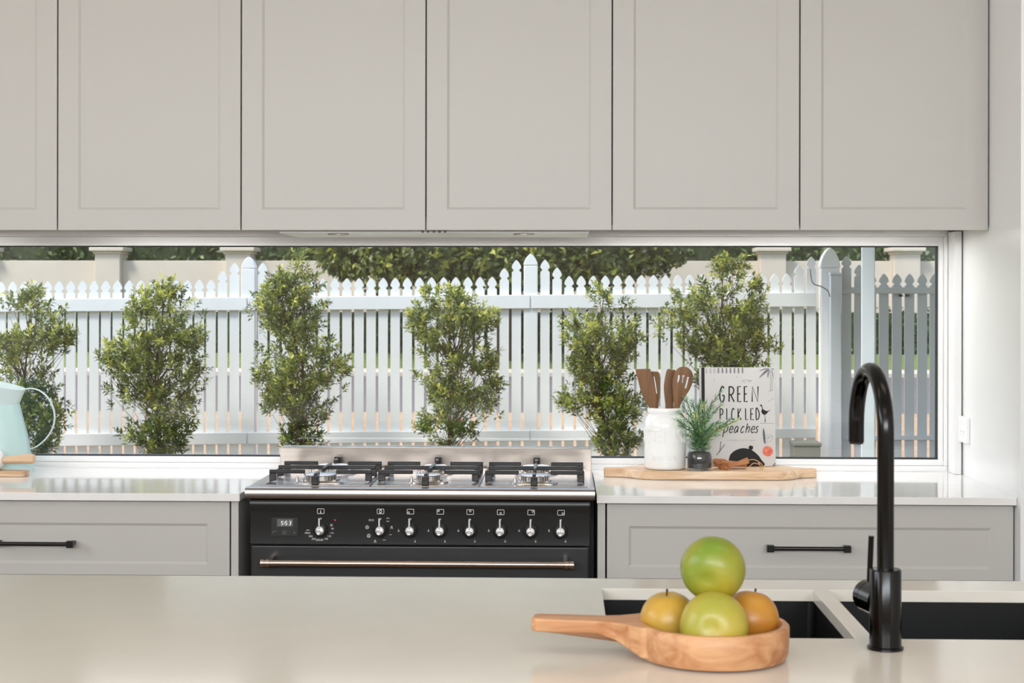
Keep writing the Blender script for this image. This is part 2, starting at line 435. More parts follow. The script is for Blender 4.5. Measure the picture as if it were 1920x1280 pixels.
cab_lab = ['wall cabinet with grey shaker door cut off by the left edge of the photo',
           'grey shaker wall cabinet above the mint jug, second from the left edge',
           'grey shaker wall cabinet over the left half of the range cooker',
           'grey shaker wall cabinet over the right half of the range cooker',
           'grey shaker wall cabinet above the utensil crock and cookbook',
           'rightmost grey shaker wall cabinet, against the white side wall']
for k in range(6):
    xr = WX-0.002-pitch*(5-k); xl = xr-pitch
    r = root('wall_cabinet', ((xl+xr)/2, 4.58, 1.61), cab_lab[k], 'cabinet', 'grey wall cabinets above the window')
    zb = 1.640 if k in (2, 3) else 1.6115
    obj('body', MB().box(xl+0.001, xr-0.001, YD+0.021, YW-0.002, zb, DZ1), 'cabinet_inner', r)
    fm, pm = shaker(xl+0.002, xr-0.002, DZ0, DZ1-0.003, YD, 0.020, 0.056, 0.056, 0.056, 0.056)
    dr = obj('door', fm, 'cabinet_grey', r, bevel=0.0008)
    obj('door_panel', pm, 'cabinet_grey', dr)
struct('bulkhead', MB().box(-4.0, WX-0.002, 4.42, YW-0.001, 2.4215, 2.699), 'wall_white')
# slim rangehood set under the two middle cabinets
xa, xb = X(524, 4.45), X(1104, 4.45)
rh = root('range_hood', ((xa+xb)/2, 4.6, 1.591), 'slim undermount rangehood with small buttons under the middle cabinets', 'rangehood')
obj('body', MB().box(xa, xb, 4.445, 4.735, 1.5905, 1.638), 'window_white', rh, bevel=0.002)
for px in (792, 802, 813, 824, 834):
    x = X(px, 4.44)
    obj('button', MB().lathe([(0.0034, 0), (0.0034, 0.003), (0.0028, 0.0035)], (x, 4.446, 1.5940), 12, 'y'), 'ink_grey', rh)
for px in (634, 982):
    x = X(px, 4.5); obj('lamp_lens', MB().lathe([(0.03, 0), (0.03, 0.002), (0.026, 0.003)], (x, 4.50, 1.5876), 20), 'steel', rh)

# ================================================================== base units and worktops
def bench(name, x0, x1, label):
    o = obj(name, MB().box(x0, x1, 4.13, YW-0.001, 0.880, WT), 'stone', None, bevel=0.0015, loc=((x0+x1)/2, 4.45, WT-0.02)); tag(o, label, 'worktop'); return o
bench('worktop', -2.9, -0.836, 'white stone worktop left of the range cooker, under the jug')
bench('worktop', 0.090, WX-0.0005, 'white stone worktop right of the range cooker, under the crock')
o = obj('worktop_infill', MB().box(-0.8355, 0.0895, 4.702, YW-0.001, 0.880, WT), 'stone', None, bevel=0.001, loc=(-0.37, 4.73, 0.88))
tag(o, 'narrow white stone strip behind the cooker splashback', 'worktop')

def handle(parent, xc, z, y, half):
    h = MB().tube([(xc-half+0.012, y-0.030, z), (xc+half-0.012, y-0.030, z)], 0.0055, 12)
    o = obj('handle', h, 'black_metal', parent, smooth=True)
    for s_ in (-1, 1):
        xe = xc+s_*(half-0.009)
        b = MB().box(xe-0.009, xe+0.009, y-0.037, y-0.021, z-0.009, z+0.009).box(xe-0.006, xe+0.006, y-0.0215, y+0.001, z-0.006, z+0.006)
        obj('handle_end', b, 'black_metal', o, bevel=0.0015)
def base_unit(x0, x1, label, hx, filler):
    r = root('drawer_unit', ((x0+x1)/2, 4.45, 0), label, 'drawer unit', 'grey drawer units under the back worktops')
    obj('body', MB().box(x0, x1, 4.171, YW-0.002, 0.10, 0.868), 'shadow_black', r)
    obj('plinth', MB().box(x0, x1, 4.21, 4.23, 0.0, 0.0995), 'cabinet_grey', r)
    obj('end_filler', MB().box(filler[0], filler[1], 4.148, 4.60, 0.0, 0.8795), 'cabinet_grey', r, bevel=0.0008)
    for z0, z1, fb, ft in ((0.684, 0.8765, 0.029, 0.057), (0.400, 0.6805, 0.056, 0.056), (0.106, 0.3965, 0.056, 0.056)):
        fm, pm = shaker(x0+0.002, x1-0.002, z0, z1, 4.15, 0.020, 0.056, 0.056, fb, ft)
        d = obj('drawer', fm, 'cabinet_grey', r, bevel=0.0008); obj('drawer_panel', pm, 'cabinet_grey', d)
        handle(d, hx, (z0+fb+z1-ft)/2 if z0 < .6 else 0.768, 4.15, 0.107)
base_unit(-1.914, -0.8645, 'grey drawer unit with black bar handle left of the range cooker', -1.375, (-0.862, -0.8425))
base_unit(0.1150, WX-0.002, 'grey drawer unit with black bar handle right of the range cooker', 0.6325, (0.0925, 0.1125))
r = root('drawer_unit', (-2.4, 4.45, 0), 'grey drawer unit at the far left end, outside the view', 'drawer unit')
obj('body', MB().box(-2.88, -1.9165, 4.171, YW-0.002, 0.0, 0.868), 'cabinet_grey', r)
fm, pm = shaker(-2.88, -1.918, 0.684, 0.8765, 4.15, 0.02, 0.056, 0.056, 0.029, 0.057); d = obj('drawer', fm, 'cabinet_grey', r, bevel=0.0008); obj('drawer_panel', pm, 'cabinet_grey', d)

# ================================================================== range cooker
ox0, ox1 = -0.819, 0.085; oc = (ox0+ox1)/2
rc = root('range_cooker', (oc, 4.4, 0), 'freestanding black and stainless steel range cooker with six gas burners', 'cooker')
bx0, bx1 = -0.812, 0.0755
obj('body', MB().box(bx0, bx1, 4.155, 4.66, 0.09, 0.888), 'enamel_black', rc, bevel=0.002)
for xx in (bx0+.05, bx1-.05):
    for yy in (4.2, 4.62): obj('foot', MB().lathe([(0.022, 0), (0.022, 0.01), (0.015, 0.012), (0.015, 0.09)], (xx, yy, 0), 14), 'steel', rc, smooth=True)
# hob plate with a rounded front lip and three pressed wells
HT = 0.918
prof = [(4.112, 0.8905), (4.110, 0.895), (4.110, 0.906), (4.1115, 0.912), (4.116, 0.9165), (4.124, HT), (4.150, HT), (4.153, 0.9155), (4.50, 0.9155), (4.63, 0.9155), (4.63, 0.8905)]
hm = MB(); n = len(prof)
hm.add([(ox0, y, z) for y, z in prof]+[(ox1, y, z) for y, z in prof], [tuple(range(n)), tuple(range(2*n-1, n-1, -1))]+[(i, i+n, (i+1) % n+n, (i+1) % n) for i in range(n)])
hob = obj('hob_plate', hm, 'steel', rc, smooth=30)
sp = [(4.63, 0.905), (4.6295, 0.974), (4.631, 0.9765), (4.695, 0.9765), (4.697, 0.974), (4.697, 0.905)]
sm = MB(); n = len(sp)
sm.add([(ox0, y, z) for y, z in sp]+[(ox1, y, z) for y, z in sp], [tuple(range(n)), tuple(range(2*n-1, n-1, -1))]+[(i, i+n, (i+1) % n+n, (i+1) % n) for i in range(n)])
obj('splashback', sm, 'steel', rc, bevel=0.001)
# wells: raised rims round three sunken trays
edges = [(-0.790, -0.502), (-0.497, -0.216), (-0.211, 0.066)]
for a, b in edges:
    rim = MB()
    for x0, x1, y0, y1 in ((a, b, 4.160, 4.172), (a, b, 4.600, 4.612), (a, a+0.012, 4.172, 4.600), (b-0.012, b, 4.172, 4.600)):
        rim.box(x0, x1, y0, y1, 0.9150, 0.9195)
    t_ = obj('well_rim', rim, 'steel', hob, bevel=0.001)
BY = (4.270, 4.500)
def burner(xc, yc, s):
    b = obj('burner', MB().lathe([(0.064*s, 0.0), (0.060*s, 0.004), (0.046*s, 0.0055), (0.044*s, 0.009), (0.0, 0.009)], (xc, yc, 0.9156), 32), 'steel', rc, smooth=40)
    gear = MB(); nt_ = 24
    for k in range(nt_):
        t = 2*PI*k/nt_; r0, r1 = 0.030*s, 0.037*s
        p = []
        for z in (0.923, 0.935):
            for rr, dt in ((r0, -0.085), (r1, -0.085), (r1, 0.085), (r0, 0.085)):
                p.append((xc+rr*math.cos(t+dt), yc+rr*math.sin(t+dt), z))
        gear.hexa(p)
    gear.lathe([(0.032*s, 0.0), (0.032*s, 0.0115)], (xc, yc, 0.923), 24)
    obj('burner_crown', gear, 'burner_alloy', b)
    obj('burner_cap', MB().lathe([(0.038*s, 0), (0.039*s, 0.002), (0.036*s, 0.0042), (0.0, 0.005)], (xc, yc, 0.9352), 28), 'burner_alloy', b, smooth=50)
    obj('spark_plug', MB().lathe([(0.004, 0), (0.004, 0.012), (0.002, 0.016)], (xc-0.052*s, yc-0.02*s, 0.919), 10), 'chrome', b)
for (a, b), s in zip(edges, (1.15, 0.85, 1.0)):
    xc = (a+b)/2
    for yc in BY: burner(xc, yc, s)
# cast iron pan supports
for a, b in edges:
    xc = (a+b)/2; zt = 0.949; hgt = 0.0105; wd = 0.0045
    ps = obj('pan_support', MB().box(a+0.010, b-0.010, 4.385-wd, 4.385+wd, zt-hgt, zt), 'cast_iron', rc, bevel=0.002)
    def bar(x0, x1, y0, y1, z0=zt-hgt, z1=zt): return obj('support_bar', MB().box(x0, x1, y0, y1, z0, z1), 'cast_iron', ps, bevel=0.002)
    for yc in BY:
        bar(a+0.006, xc-0.042, yc-wd, yc+wd); bar(xc+0.042, b-0.006, yc-wd, yc+wd)
    for yc in (*BY, 4.385):
        for xe in (a+0.006, b-0.024):
            bar(xe, xe+0.018, yc-wd, yc+wd, 0.9196, zt-hgt+0.001)
    bar(xc-wd, xc+wd, 4.178, 4.228); bar(xc-wd, xc+wd, 4.312, 4.458, zt-hgt, zt+0.001); bar(xc-wd, xc+wd, 4.542, 4.592)
    bar(xc-0.009, xc+0.009, 4.164, 4.180, 0.9196, zt-0.006); bar(xc-0.009, xc+0.009, 4.590, 4.606, 0.9196, zt+0.004)
# control panel with rounded top ledge
YP = 4.130
cp = [(YP+0.03, 0.888), (YP+0.004, 0.888), (YP-0.006, 0.884), (YP-0.009, 0.878), (YP-0.008, 0.870), (YP-0.003, 0.860), (YP, 0.853), (YP, 0.772), (YP+0.03, 0.772)]
n = len(cp); cm = MB().add([(bx0+.004, y, z) for y, z in cp]+[(bx1-.004, y, z) for y, z in cp], [tuple(range(n)), tuple(range(2*n-1, n-1, -1))]+[(i, i+n, (i+1) % n+n, (i+1) % n) for i in range(n)])
panel = obj('control_panel', cm, 'enamel_panel', rc, smooth=35)
YPf = YP-0.0004
def pz(px, py): return X(px, YP), Zc(px, py, YP)
knob_px = [600, 712, 768, 824, 880, 937, 994, 1050]
for k, px in enumerate(knob_px):
    x, z = pz(px+1.5, 993+k*0.4)
    kb = obj('knob', MB().lathe([(0.0195, 0), (0.0195, 0.004), (0.0185, 0.006), (0.0125, 0.0065)], (x, YP, z), 28, 'y'), 'enamel_black', panel, smooth=40)
    obj('knob_hub', MB().lathe([(0.0125, 0.005), (0.0125, 0.014), (0.0105, 0.018), (0.0, 0.0185)], (x, YP, z), 24, 'y'), 'chrome', kb, smooth=40)
    lv = MB().box(x-0.0022, x+0.0018, YP-0.024, YP-0.017, z-0.004, z+0.033)
    lv.lathe([(0.0072, 0.017), (0.0072, 0.028), (0.0055, 0.030), (0.0036, 0.030), (0.0034, 0.027), (0, 0.027)], (x-0.001, YP, z-0.0035), 20, 'y')
    obj('knob_lever', lv, 'chrome', kb, smooth=40)
def rrect(cx, cz, w_, h_, rr=0.0016):
    pts = []
    for sx, sz, a0 in ((1, 1, 0), (-1, 1, 90), (-1, -1, 180), (1, -1, 270)):
        for a in (0, 45, 90):
            t = math.radians(a0+a); pts.append((cx+sx*(w_/2-rr)+rr*math.cos(t), cz+sz*(h_/2-rr)+rr*math.sin(t)))
    return pts+[pts[0]]
def circ(cx, cz, r_, n=14, a0=0, a1=360): return [(cx+r_*math.cos(math.radians(a0+(a1-a0)*k/n)), cz+r_*math.sin(math.radians(a0+(a1-a0)*k/n))) for k in range(n+1)]
marks = [(-1, 0), (0, 0), (-1, -1), (-1, 1), (0, 1), (0, -1), (1, 1), (1, -1)]
for k, px in enumerate(knob_px):
    x, z = pz(px+2.5, 957.5+k*0.4); yl = YP-0.0055
    ls = [rrect(x, z, 0.0175, 0.0125)]
    if k == 0: ls += [[(x, z-0.0035), (x, z+0.0035)], circ(x, z-0.003, 0.0012, 8)]
    elif k == 1: ls += [circ(x, z, 0.003, 12), circ(x, z, 0.0042, 8, 45, 135), circ(x, z, 0.0042, 8, 225, 315)]
    else: ls += [circ(x+marks[k][0]*0.0045, z+marks[k][1]*0.0023, 0.0022, 10)]
    obj('burner_symbol' if k > 1 else 'oven_symbol', strokes(ls, 0.0011, yl, 0.0006), 'print_white', panel)
    x, z = pz(px+2, 972+k*0.4)
    obj('off_mark', strokes([circ(x, z, 0.0018, 10)], 0.0012, YPf), 'print_white', panel)
    if k >= 2:
        for dx, dy in ((-20, 1), (11, 21)):
            x, z = pz(px+dx, 993+dy)
            obj('flame_mark', strokes([[(x-0.0018, z-0.0028), (x, z+0.0034), (x+0.0018, z-0.0028), (x-0.0018, z-0.0028)], [(x, z-0.003), (x, z)]], 0.0008, YPf), 'print_white', panel)
for tx, dx, dy in (('90', 24, 0), ('110', 22.5, 8), ('130', 18, 14), ('150', 12, 19), ('180', 3, 21), ('200', -4, 21), ('220', -11.5, 19), ('240', -17, 14), ('MAX', -22.5, 8)):
    x, z = pz(600+dx, 991+dy); obj('dial_number', moved(text(tx, 0.0068), (x, YPf, z)), 'print_white', panel)
x, z = pz(622, 984); obj('fan_mark', strokes([[(x-.003, z-.003), (x+.003, z+.003)], [(x-.003, z+.003), (x+.003, z-.003)]], 0.001, YPf), 'print_white', panel)
x, z = pz(578, 996); obj('grill_mark', strokes([circ(x, z, 0.0042, 8, 25, 155)], 0.0012, YPf), 'print_white', panel)
x, z = pz(629, 975); obj('red_mark', MB().add([(x-.0035, YPf-.0004, z+.002), (x+.0035, YPf-.0004, z+.002), (x, YPf-.0004, z-.003)], [(0, 1, 2)]), 'print_red', panel)
x, z = pz(697, 975); obj('eco_mark', moved(text('ECO', 0.0068), (x, YPf, z)), 'print_white', panel)
for dx, dy, kd in ((-23, -3, 2), (-20, 13, 2), (-8, 24, 1), (9, 22, 0), (21, 11, 3), (23, -2, 1), (16, -17, 4)):
    x, z = pz(712+dx, 991+dy)
    ls = {0: [circ(x, z-.002, .004, 8, 30, 150)], 1: [[(x-.003, z-.003), (x, z+.001)], [(x+.003, z-.003), (x, z+.001)], circ(x, z+.002, .002, 8)], 2: [circ(x, z, .0042, 12), [(x, z), (x, z+.003)], [(x, z), (x-.0025, z-.002)], [(x, z), (x+.0025, z-.002)]],
          3: [[(x-.003, z), (x+.003, z)]], 4: [circ(x, z+.0005, .0042, 8, 30, 150), circ(x, z-.0005, .0042, 8, 210, 330)]}[kd]
    obj('function_mark', strokes(ls, 0.001, YPf), 'print_white', panel)
# clock display
x0, z1 = pz(509.5, 970); x1, z0 = pz(560, 1004.5)
dsp = obj('clock_display', MB().box(x0, x1, YP-0.002, YP+0.002, z0, z1), 'display_glass', panel, bevel=0.0005)
x0, z1 = pz(520.5, 972.5); x1, z0 = pz(550, 986.5)
obj('clock_screen', MB().box(x0, x1, YP-0.0026, YP-0.0019, z0, z1), 'lcd', dsp)
segs = {'5': [(1, 2), (0, 2), (0, 1), (1, 1), (1, 0), (0, 0)], '3': [(0, 2), (1, 2), (1, 1), (.3, 1), (1, 1), (1, 0), (0, 0)]}
cl = []
for ch, px in (('5', 530), ('5', 537.5), ('3', 544.5)):
    x, z = pz(px, 980)
    cl.append([(x-.002+q*.0042+(w_-1)*.0006, z+(w_-1)*.0046) for q, w_ in segs[ch]])
x, z = pz(534.2, 980)
cl += [[(x, z+.0012), (x, z+.0028)], [(x, z-.0028), (x, z-.0012)]]
obj('clock_digits', strokes(cl, 0.0013, YP-0.0027), 'lcd_digit', dsp)
tb = []
for px, kd in ((515, 0), (534, 1), (553, 2)):
    x, z = pz(px, 998)
    tb += [circ(x, z, 0.0045, 12)] if kd == 1 else ([[(x-.003, z), (x+.003, z)], [(x, z-.003), (x, z+.003)]] if kd == 2 else [[(x-.0055, z-.003), (x-.004, z+.003), (x+.005, z+.003)]])
    if kd == 1: tb += [[(x-.002, z), (x+.002, z)]]
obj('touch_marks', strokes(tb, 0.0009, YP-0.0022), 'ink_grey', dsp)
# oven door with bar handle
dm = MB().box(bx0+0.006, bx1-0.006, 4.131, 4.1545, 0.17, 0.7665)
door = obj('oven_door', dm, 'enamel_panel', rc, bevel=0.004, seg=3)
obj('storage_drawer', MB().box(bx0+0.006, bx1-0.006, 4.133, 4.1545, 0.095, 0.165), 'enamel_panel', rc, bevel=0.003)
obj('door_window', MB().box(-0.68, -0.055, 4.1295, 4.1305, 0.28, 0.60), 'display_glass', door)
hx0, hx1 = X(489, 4.075), X(1077, 4.075); hz = Zc(780, 1057, 4.075)
hb = obj('door_handle', MB().tube([(hx0+.01, 4.075, hz), (hx1-.01, 4.075, hz)], 0.0090, 20), 'handle_steel', door, smooth=True)
for s_, xe in ((1, hx0), (-1, hx1)):
    obj('handle_cap', MB().lathe([(0.009, 0), (0.0118, 0.001), (0.0118, 0.010*1), (0.0100, 0.0105), (0.0100, 0.014), (0.0118, 0.0145), (0.0118, 0.024), (0.0095, 0.0245)], (xe if s_ > 0 else xe-0.0245, 4.075, hz), 24, 'x'), 'handle_steel', hb, smooth=40)
    xm = xe+s_*0.022
    obj('handle_bracket', MB().tube([(xm, 4.078, hz+0.004), (xm, 4.105, hz+0.008), (xm, 4.1315, hz+0.008)], 0.0065, 12), 'handle_steel', hb, smooth=True)

# ================================================================== serving board with crock, rosemary, book, spoons
YB0, YB1 = 4.50, 4.70; BT = 0.925
bl, br_ = X(1133, 4.59), X(1531, 4.59)
def Xb(px): return X(px, 4.59)
out = [(bl, 4.588), (bl+0.004, 4.572), (bl+0.045, 4.566), (Xb(1172), 4.56), (Xb(1185), 4.540), (Xb(1200), 4.515), (Xb(1222), 4.502), (Xb(1260), 4.50), (Xb(1420), 4.50), (Xb(1455), 4.502), (Xb(1475), 4.515), (Xb(1488), 4.540), (Xb(1500), 4.560), (br_-.02, 4.568), (br_-.003, 4.573), (br_, 4.588),
       (br_-.003, 4.608), (br_-.02, 4.613), (Xb(1500), 4.625), (Xb(1488), 4.655), (Xb(1475), 4.680), (Xb(1450), 4.695), (Xb(1400), 4.698), (Xb(1260), 4.698), (Xb(1222), 4.695), (Xb(1200), 4.68), (Xb(1185), 4.655), (Xb(1172), 4.625), (bl+.045, 4.615), (bl+.004, 4.605)]
out = [(p.x, p.y) for p in catmull([Vector((a_, c_, 0)) for a_, c_ in out], 3, True)]
nb = len(out)
bm_ = MB().add([(x, y, WT+0.0005) for x, y in out]+[(x, y, BT) for x, y in out], [tuple(range(nb-1, -1, -1)), tuple(range(nb, 2*nb))]+[(i, (i+1) % nb, (i+1) % nb+nb, i+nb) for i in range(nb)])
sb = obj('serving_board', bm_, 'board_wood', None, bevel=0.004, seg=3, loc=((bl+br_)/2, 4.6, WT+.0005), smooth=40)
tag(sb, 'long pale wooden serving board with two handles on the right worktop', 'board')

# crock
ccx, ccy = X(1247.5, 4.57), 4.572
cr = root('utensil_crock', (ccx, ccy, BT), 'white ceramic utensil crock with embossed lettering on the serving board', 'crock')
prof = [(0.0, 0.0), (0.052, 0.0), (0.0575, 0.003), (0.0590, 0.010), (0.0592, 0.05), (0.0595, 0.12), (0.0580, 0.136), (0.0530, 0.147), (0.0500, 0.152), (0.0492, 0.156), (0.0500, 0.159), (0.0505, 0.162), (0.0505, 0.170), (0.0490, 0.1735), (0.0460, 0.1735), (0.0445, 0.168), (0.0445, 0.155), (0.053, 0.13), (0.054, 0.012), (0.0, 0.010)]
body = obj('body', MB().lathe(prof, (ccx, ccy, BT+0.0006), 56), 'ceramic_white', cr, smooth=50)
def wrap(mb, R, ang0, z):
    """lay flat lettering round the crock"""
    nv = []
    for x, y, zz in mb.v:
        t = ang0+x/R; rr = R-y
        nv.append((ccx+rr*math.sin(t), ccy-rr*math.cos(t), z+zz))
    mb.v = nv; return mb
obj('embossed_lettering', wrap(text('UTENSILS', 0.058, 0.0050, 0.98), 0.0592, 0.07, BT+0.094), 'ceramic_white', body, bevel=0.0006)
obj('embossed_lettering', wrap(text('FARMHOUSE', 0.021, 0.0040, 0.66), 0.0591, -0.10, BT+0.033), 'ceramic_white', body)
ticks = [[(-0.022+0.0045*i+(0.010 if i > 3 else 0), -0.004+0.0028*(i % 2)), (-0.020+0.0045*i+(0.010 if i > 3 else 0), 0.004)] for i in range(8)]
obj('embossed_marks', wrap(strokes(ticks, 0.0016, 0.0, 0.001), 0.0592, -0.02, BT+0.017), 'ceramic_white', body)

# wooden utensils (outlines measured in a 12.8x view of the crock top)
def ut(poly, Y): return [(X(1180+x/12.8, Y), Zc(1180+x/12.8, 680+y/12.8, Y)) for x, y in poly]
def utensil(name, outer, holes, Y, bot, label, tilt=0.0, th=0.005):
    """outer: (left-to-right) blade outline; bot: (x, y) of the handle end inside the crock"""
    polys = [[(p.x, p.y) for p in catmull([Vector((a, b, 0)) for a, b in ut(outer, Y)], 4, True)]]+[ut(h, Y) for h in holes]
    mb = flat_shape(polys, th, 0.0012)
    zmin = min(v[2] for v in mb.v)
    base = Vector((bot[0], bot[1], BT+0.0125))
    nv = []
    for x, y, z in mb.v: nv.append((x, Y+y+tilt*(z-zmin), z))
    mb.v = nv
    xm = sum(p[0] for p in ut(outer[:1]+outer[-1:], Y))/2
    hnd = MB().tube([base, Vector((xm, Y, zmin+0.004))], [0.006, 0.0065], 10)
    o = obj(name, mb, 'spatula_wood', None, loc=base, smooth=40)
    h = obj('handle', MB().tube([base, Vector((xm, Y+0.0, zmin+0.006))], [0.006, 0.0070], 10), 'spatula_wood', o, smooth=True)
    tag(o, label, 'utensil', 'wooden utensils in the crock'); return o
utensil('wooden_spatula', [(500, 1150), (470, 1060), (380, 920), (290, 720), (215, 430), (165, 240), (150, 170), (175, 150), (300, 146), (480, 140), (510, 170), (530, 230), (565, 380), (610, 560), (655, 760), (660, 950), (640, 1060), (625, 1150)], [], 4.553, (ccx-0.006, ccy-0.030), 'solid wooden spatula with slanted edge leaning left in the crock')
utensil('slotted_spatula', [(560, 1150), (575, 1000), (560, 700), (540, 400), (530, 215), (600, 208), (690, 215), (720, 250), (738, 340), (745, 600), (735, 800), (705, 980), (680, 1150)], [[(585, 330), (605, 325), (640, 500), (672, 735), (650, 742), (620, 560)]], 4.575, (ccx-0.001, ccy-0.006), 'slotted wooden spatula half hidden behind the slanted spatula')
utensil('wooden_turner', [(875, 1150), (868, 1020), (845, 800), (830, 600), (850, 400), (890, 210), (925, 150), (970, 145), (1050, 165), (1110, 190), (1100, 400), (1080, 700), (1060, 950), (1040, 1150)], [], 4.590, (ccx+0.004, ccy+0.020), 'curved wooden turner standing behind the slotted spoon')
utensil('slotted_spoon', [(1065, 1150), (1068, 1000), (1055, 800), (1035, 600), (1040, 440), (1075, 280), (1150, 150), (1250, 95), (1340, 88), (1430, 130), (1505, 220), (1535, 340), (1520, 470), (1450, 640), (1370, 770), (1290, 900), (1225, 1030), (1195, 1150)], [[(1172, 295), (1218, 295), (1205, 400), (1170, 475), (1150, 470)], [(1275, 290), (1330, 300), (1310, 400), (1290, 490), (1262, 480)], [(1395, 335), (1435, 345), (1370, 610), (1330, 612)]], 4.560, (ccx+0.006, ccy-0.020), 'round wooden slotted spoon, the rightmost utensil in the crock')

# rosemary in a glass jar
jx, jy = X(1312, 4.538), 4.538
pl = root('potted_rosemary', (jx, jy, BT), 'rosemary sprigs in a small glass jar of dark soil', 'plant')
jp = [(0.0, 0.0), (0.031, 0.0), (0.0345, 0.003), (0.0360, 0.012), (0.0360, 0.030), (0.0340, 0.046), (0.0300, 0.054), (0.0285, 0.058), (0.0300, 0.062), (0.0325, 0.064), (0.0325, 0.069), (0.0305, 0.0705), (0.0290, 0.069), (0.0275, 0.060), (0.0285, 0.055), (0.0325, 0.045), (0.0340, 0.030), (0.0335, 0.006), (0.0, 0.005)]
obj('jar', MB().lathe(jp, (jx, jy, BT+0.0006), 40), 'jar_glass', pl, smooth=60)
obj('soil', MB().lathe([(0, 0.0062), (0.0325, 0.0065), (0.0332, 0.03), (0.0318, 0.045), (0.0290, 0.0505), (0.012, 0.0535), (0, 0.053)], (jx, jy, BT), 32), 'soil', pl, smooth=50)
rng = np.random.default_rng(11)
tips = [(1284, 745, -.02), (1272, 772, .0), (1296, 752, .03), (1311, 752, -.03), (1322, 757, .02), (1349, 737, .0), (1336, 765, .03), (1382, 787, -.01), (1345, 790, -.04), (1275, 795, -.03), (1302, 775, -.045), (1328, 780, -.05), (1362, 800, .03), (1290, 790, .045), (1315, 770, .05), (1285, 812, -.05), (1342, 812, -.03), (1308, 762, 0), (1279, 760, .02), (1302, 790, -.05), (1332, 795, -.05), (1352, 760, .01), (1318, 800, -.055), (1368, 790, .01), (1268, 785, .0)]
for q, (px, py, dy) in enumerate(tips):
    b0 = Vector((jx+rng.uniform(-.012, .012), jy+rng.uniform(-.012, .012), BT+0.051))
    e = at(px, py, 4.538); e.y = jy+dy if px > 1298 else min(jy+dy, 4.498)
    m1 = b0.lerp(e, 0.5)+Vector(((b0.x-e.x)*0.22, 0, 0.008))
    path = catmull([b0, m1, e], 8)
    st = obj('sprig', MB().tube(path, [0.0013]*(len(path)-1)+[0.0006], 6), 'rosemary_stem', pl, smooth=True)
    Pn, Dn, Tn, Ln = [], [], [], []
    for k in range(64):
        t = 0.04+0.96*k/63; i = t*(len(path)-1); a = path[int(i)]; b = path[min(int(i)+1, len(path)-1)]
        p = a.lerp(b, i-int(i)); ax = (path[min(int(i)+1, len(path)-1)]-path[max(int(i)-1, 0)]).normalized()
        an = k*2.4+rng.uniform(-.4, .4); s1 = ax.orthogonal().normalized(); s2 = ax.cross(s1)
        dr = (s1*math.cos(an)+s2*math.sin(an))*(1.0-0.45*t)+ax*(0.55+0.5*t)
        dr.normalize(); ln = rng.uniform(0.018, 0.030)*(1-0.3*t)
        Pn.append(p+dr*ln*0.5); Dn.append(dr); Ln.append(ln)
        Tn.append(0.32+rng.uniform(-.32, .38)+(0.35 if q in (4, 10, 7) else 0))
    n_ = len(Pn)
    lf = leaf_cloud('needles', Pn, rng.normal(size=(n_, 3)), np.array(Ln), np.full(n_, 0.0027), np.array(Tn), 'rosemary_leaf', st, seed=q, D=Dn)
    lf['kind'] = 'stuff'

# cookbook leaning on the window frame
BW, BH, BTK = 0.214, 0.285, 0.022
bx = X(1316, 4.635)
tilt = math.radians(-5)
bk = root('cookbook', (bx, 4.632, BT+0.0015), 'hardback cookbook titled GREEN PICKLED peaches standing on the serving board', 'book', rot=(tilt, 0, math.radians(2.0)))
obj('front_cover', MB().box(0, BW, 0, 0.003, 0, BH), 'book_cover', bk, bevel=0.0006)
obj('back_cover', MB().box(0, BW, BTK-0.003, BTK, 0, BH), 'book_cover', bk, bevel=0.0006)
obj('spine', MB().box(-0.003, 0.0, 0, BTK, 0, BH), 'book_cover', bk, bevel=0.0006)
obj('pages', MB().box(0.001, BW-0.004, 0.0032, BTK-0.0032, 0.003, BH-0.003), 'book_pages', bk)
def b(cx, cy): return ((cx-200)/810*BW, (1172-cy)/1075*BH)
def bl_(pts): return [b(x, y) for x, y in pts]
obj('spine_band', MB().box(b(205, 0)[0], b(240, 0)[0], -0.0004, 0, 0.0005, BH-0.0005), 'ink', bk)
def glyph(ch, x0, x1, y0, y1):
    """hand-drawn capitals, y0 top, y1 bottom in view units"""
    G = {'G': [[(.95, .12), (.6, 0), (.2, .25), (.05, .6), (.2, .92), (.6, 1), (.9, .85), (.92, .6), (.55, .6)]],
         'R': [[(.1, 1), (.15, 0)], [(.15, .02), (.7, .05), (.95, .25), (.7, .5), (.15, .55)], [(.4, .55), (1, 1)]],
         'E': [[(.95, .02), (.1, .0), (.05, 1), (1, .98)], [(.08, .5), (.75, .48)]],
         'N': [[(.02, 1), (.08, 0), (.9, 1), (.98, 0)]],
         'P': [[(.1, 1), (.15, 0)], [(.15, .02), (.75, .08), (.95, .28), (.7, .52), (.15, .58)]],
         'I': [[(.5, 0), (.45, 1)]], 'C': [[(.95, .12), (.5, 0), (.1, .4), (.15, .85), (.55, 1), (.95, .88)]],
         'K': [[(.1, 0), (.08, 1)], [(.9, 0), (.12, .55), (.98, 1)]], 'L': [[(.1, 0), (.08, 1), (.95, .98)]],
         'D': [[(.1, 1), (.12, 0), (.6, .1), (.95, .5), (.7, .9), (.1, 1)]]}[ch]
    r = []
    for l in G:
        pts = [(x0+(x1-x0)*u, y0+(y1-y0)*v) for u, v in l]
        if ch in 'GCPRD' and len(pts) > 3: pts = [(p.x, p.y) for p in catmull([Vector((a, c, 0)) for a, c in pts], 4)]
        r.append(bl_(pts))
    return r
ls = []
for ch, x0, x1 in (('G', 402, 455), ('R', 500, 562), ('E', 600, 638), ('E', 672, 708), ('N', 758, 828)): ls += glyph(ch, x0, x1, 305, 472)
obj('title_lettering', strokes(ls, 0.0038, 0, 0.0004), 'ink', bk)
ls = []
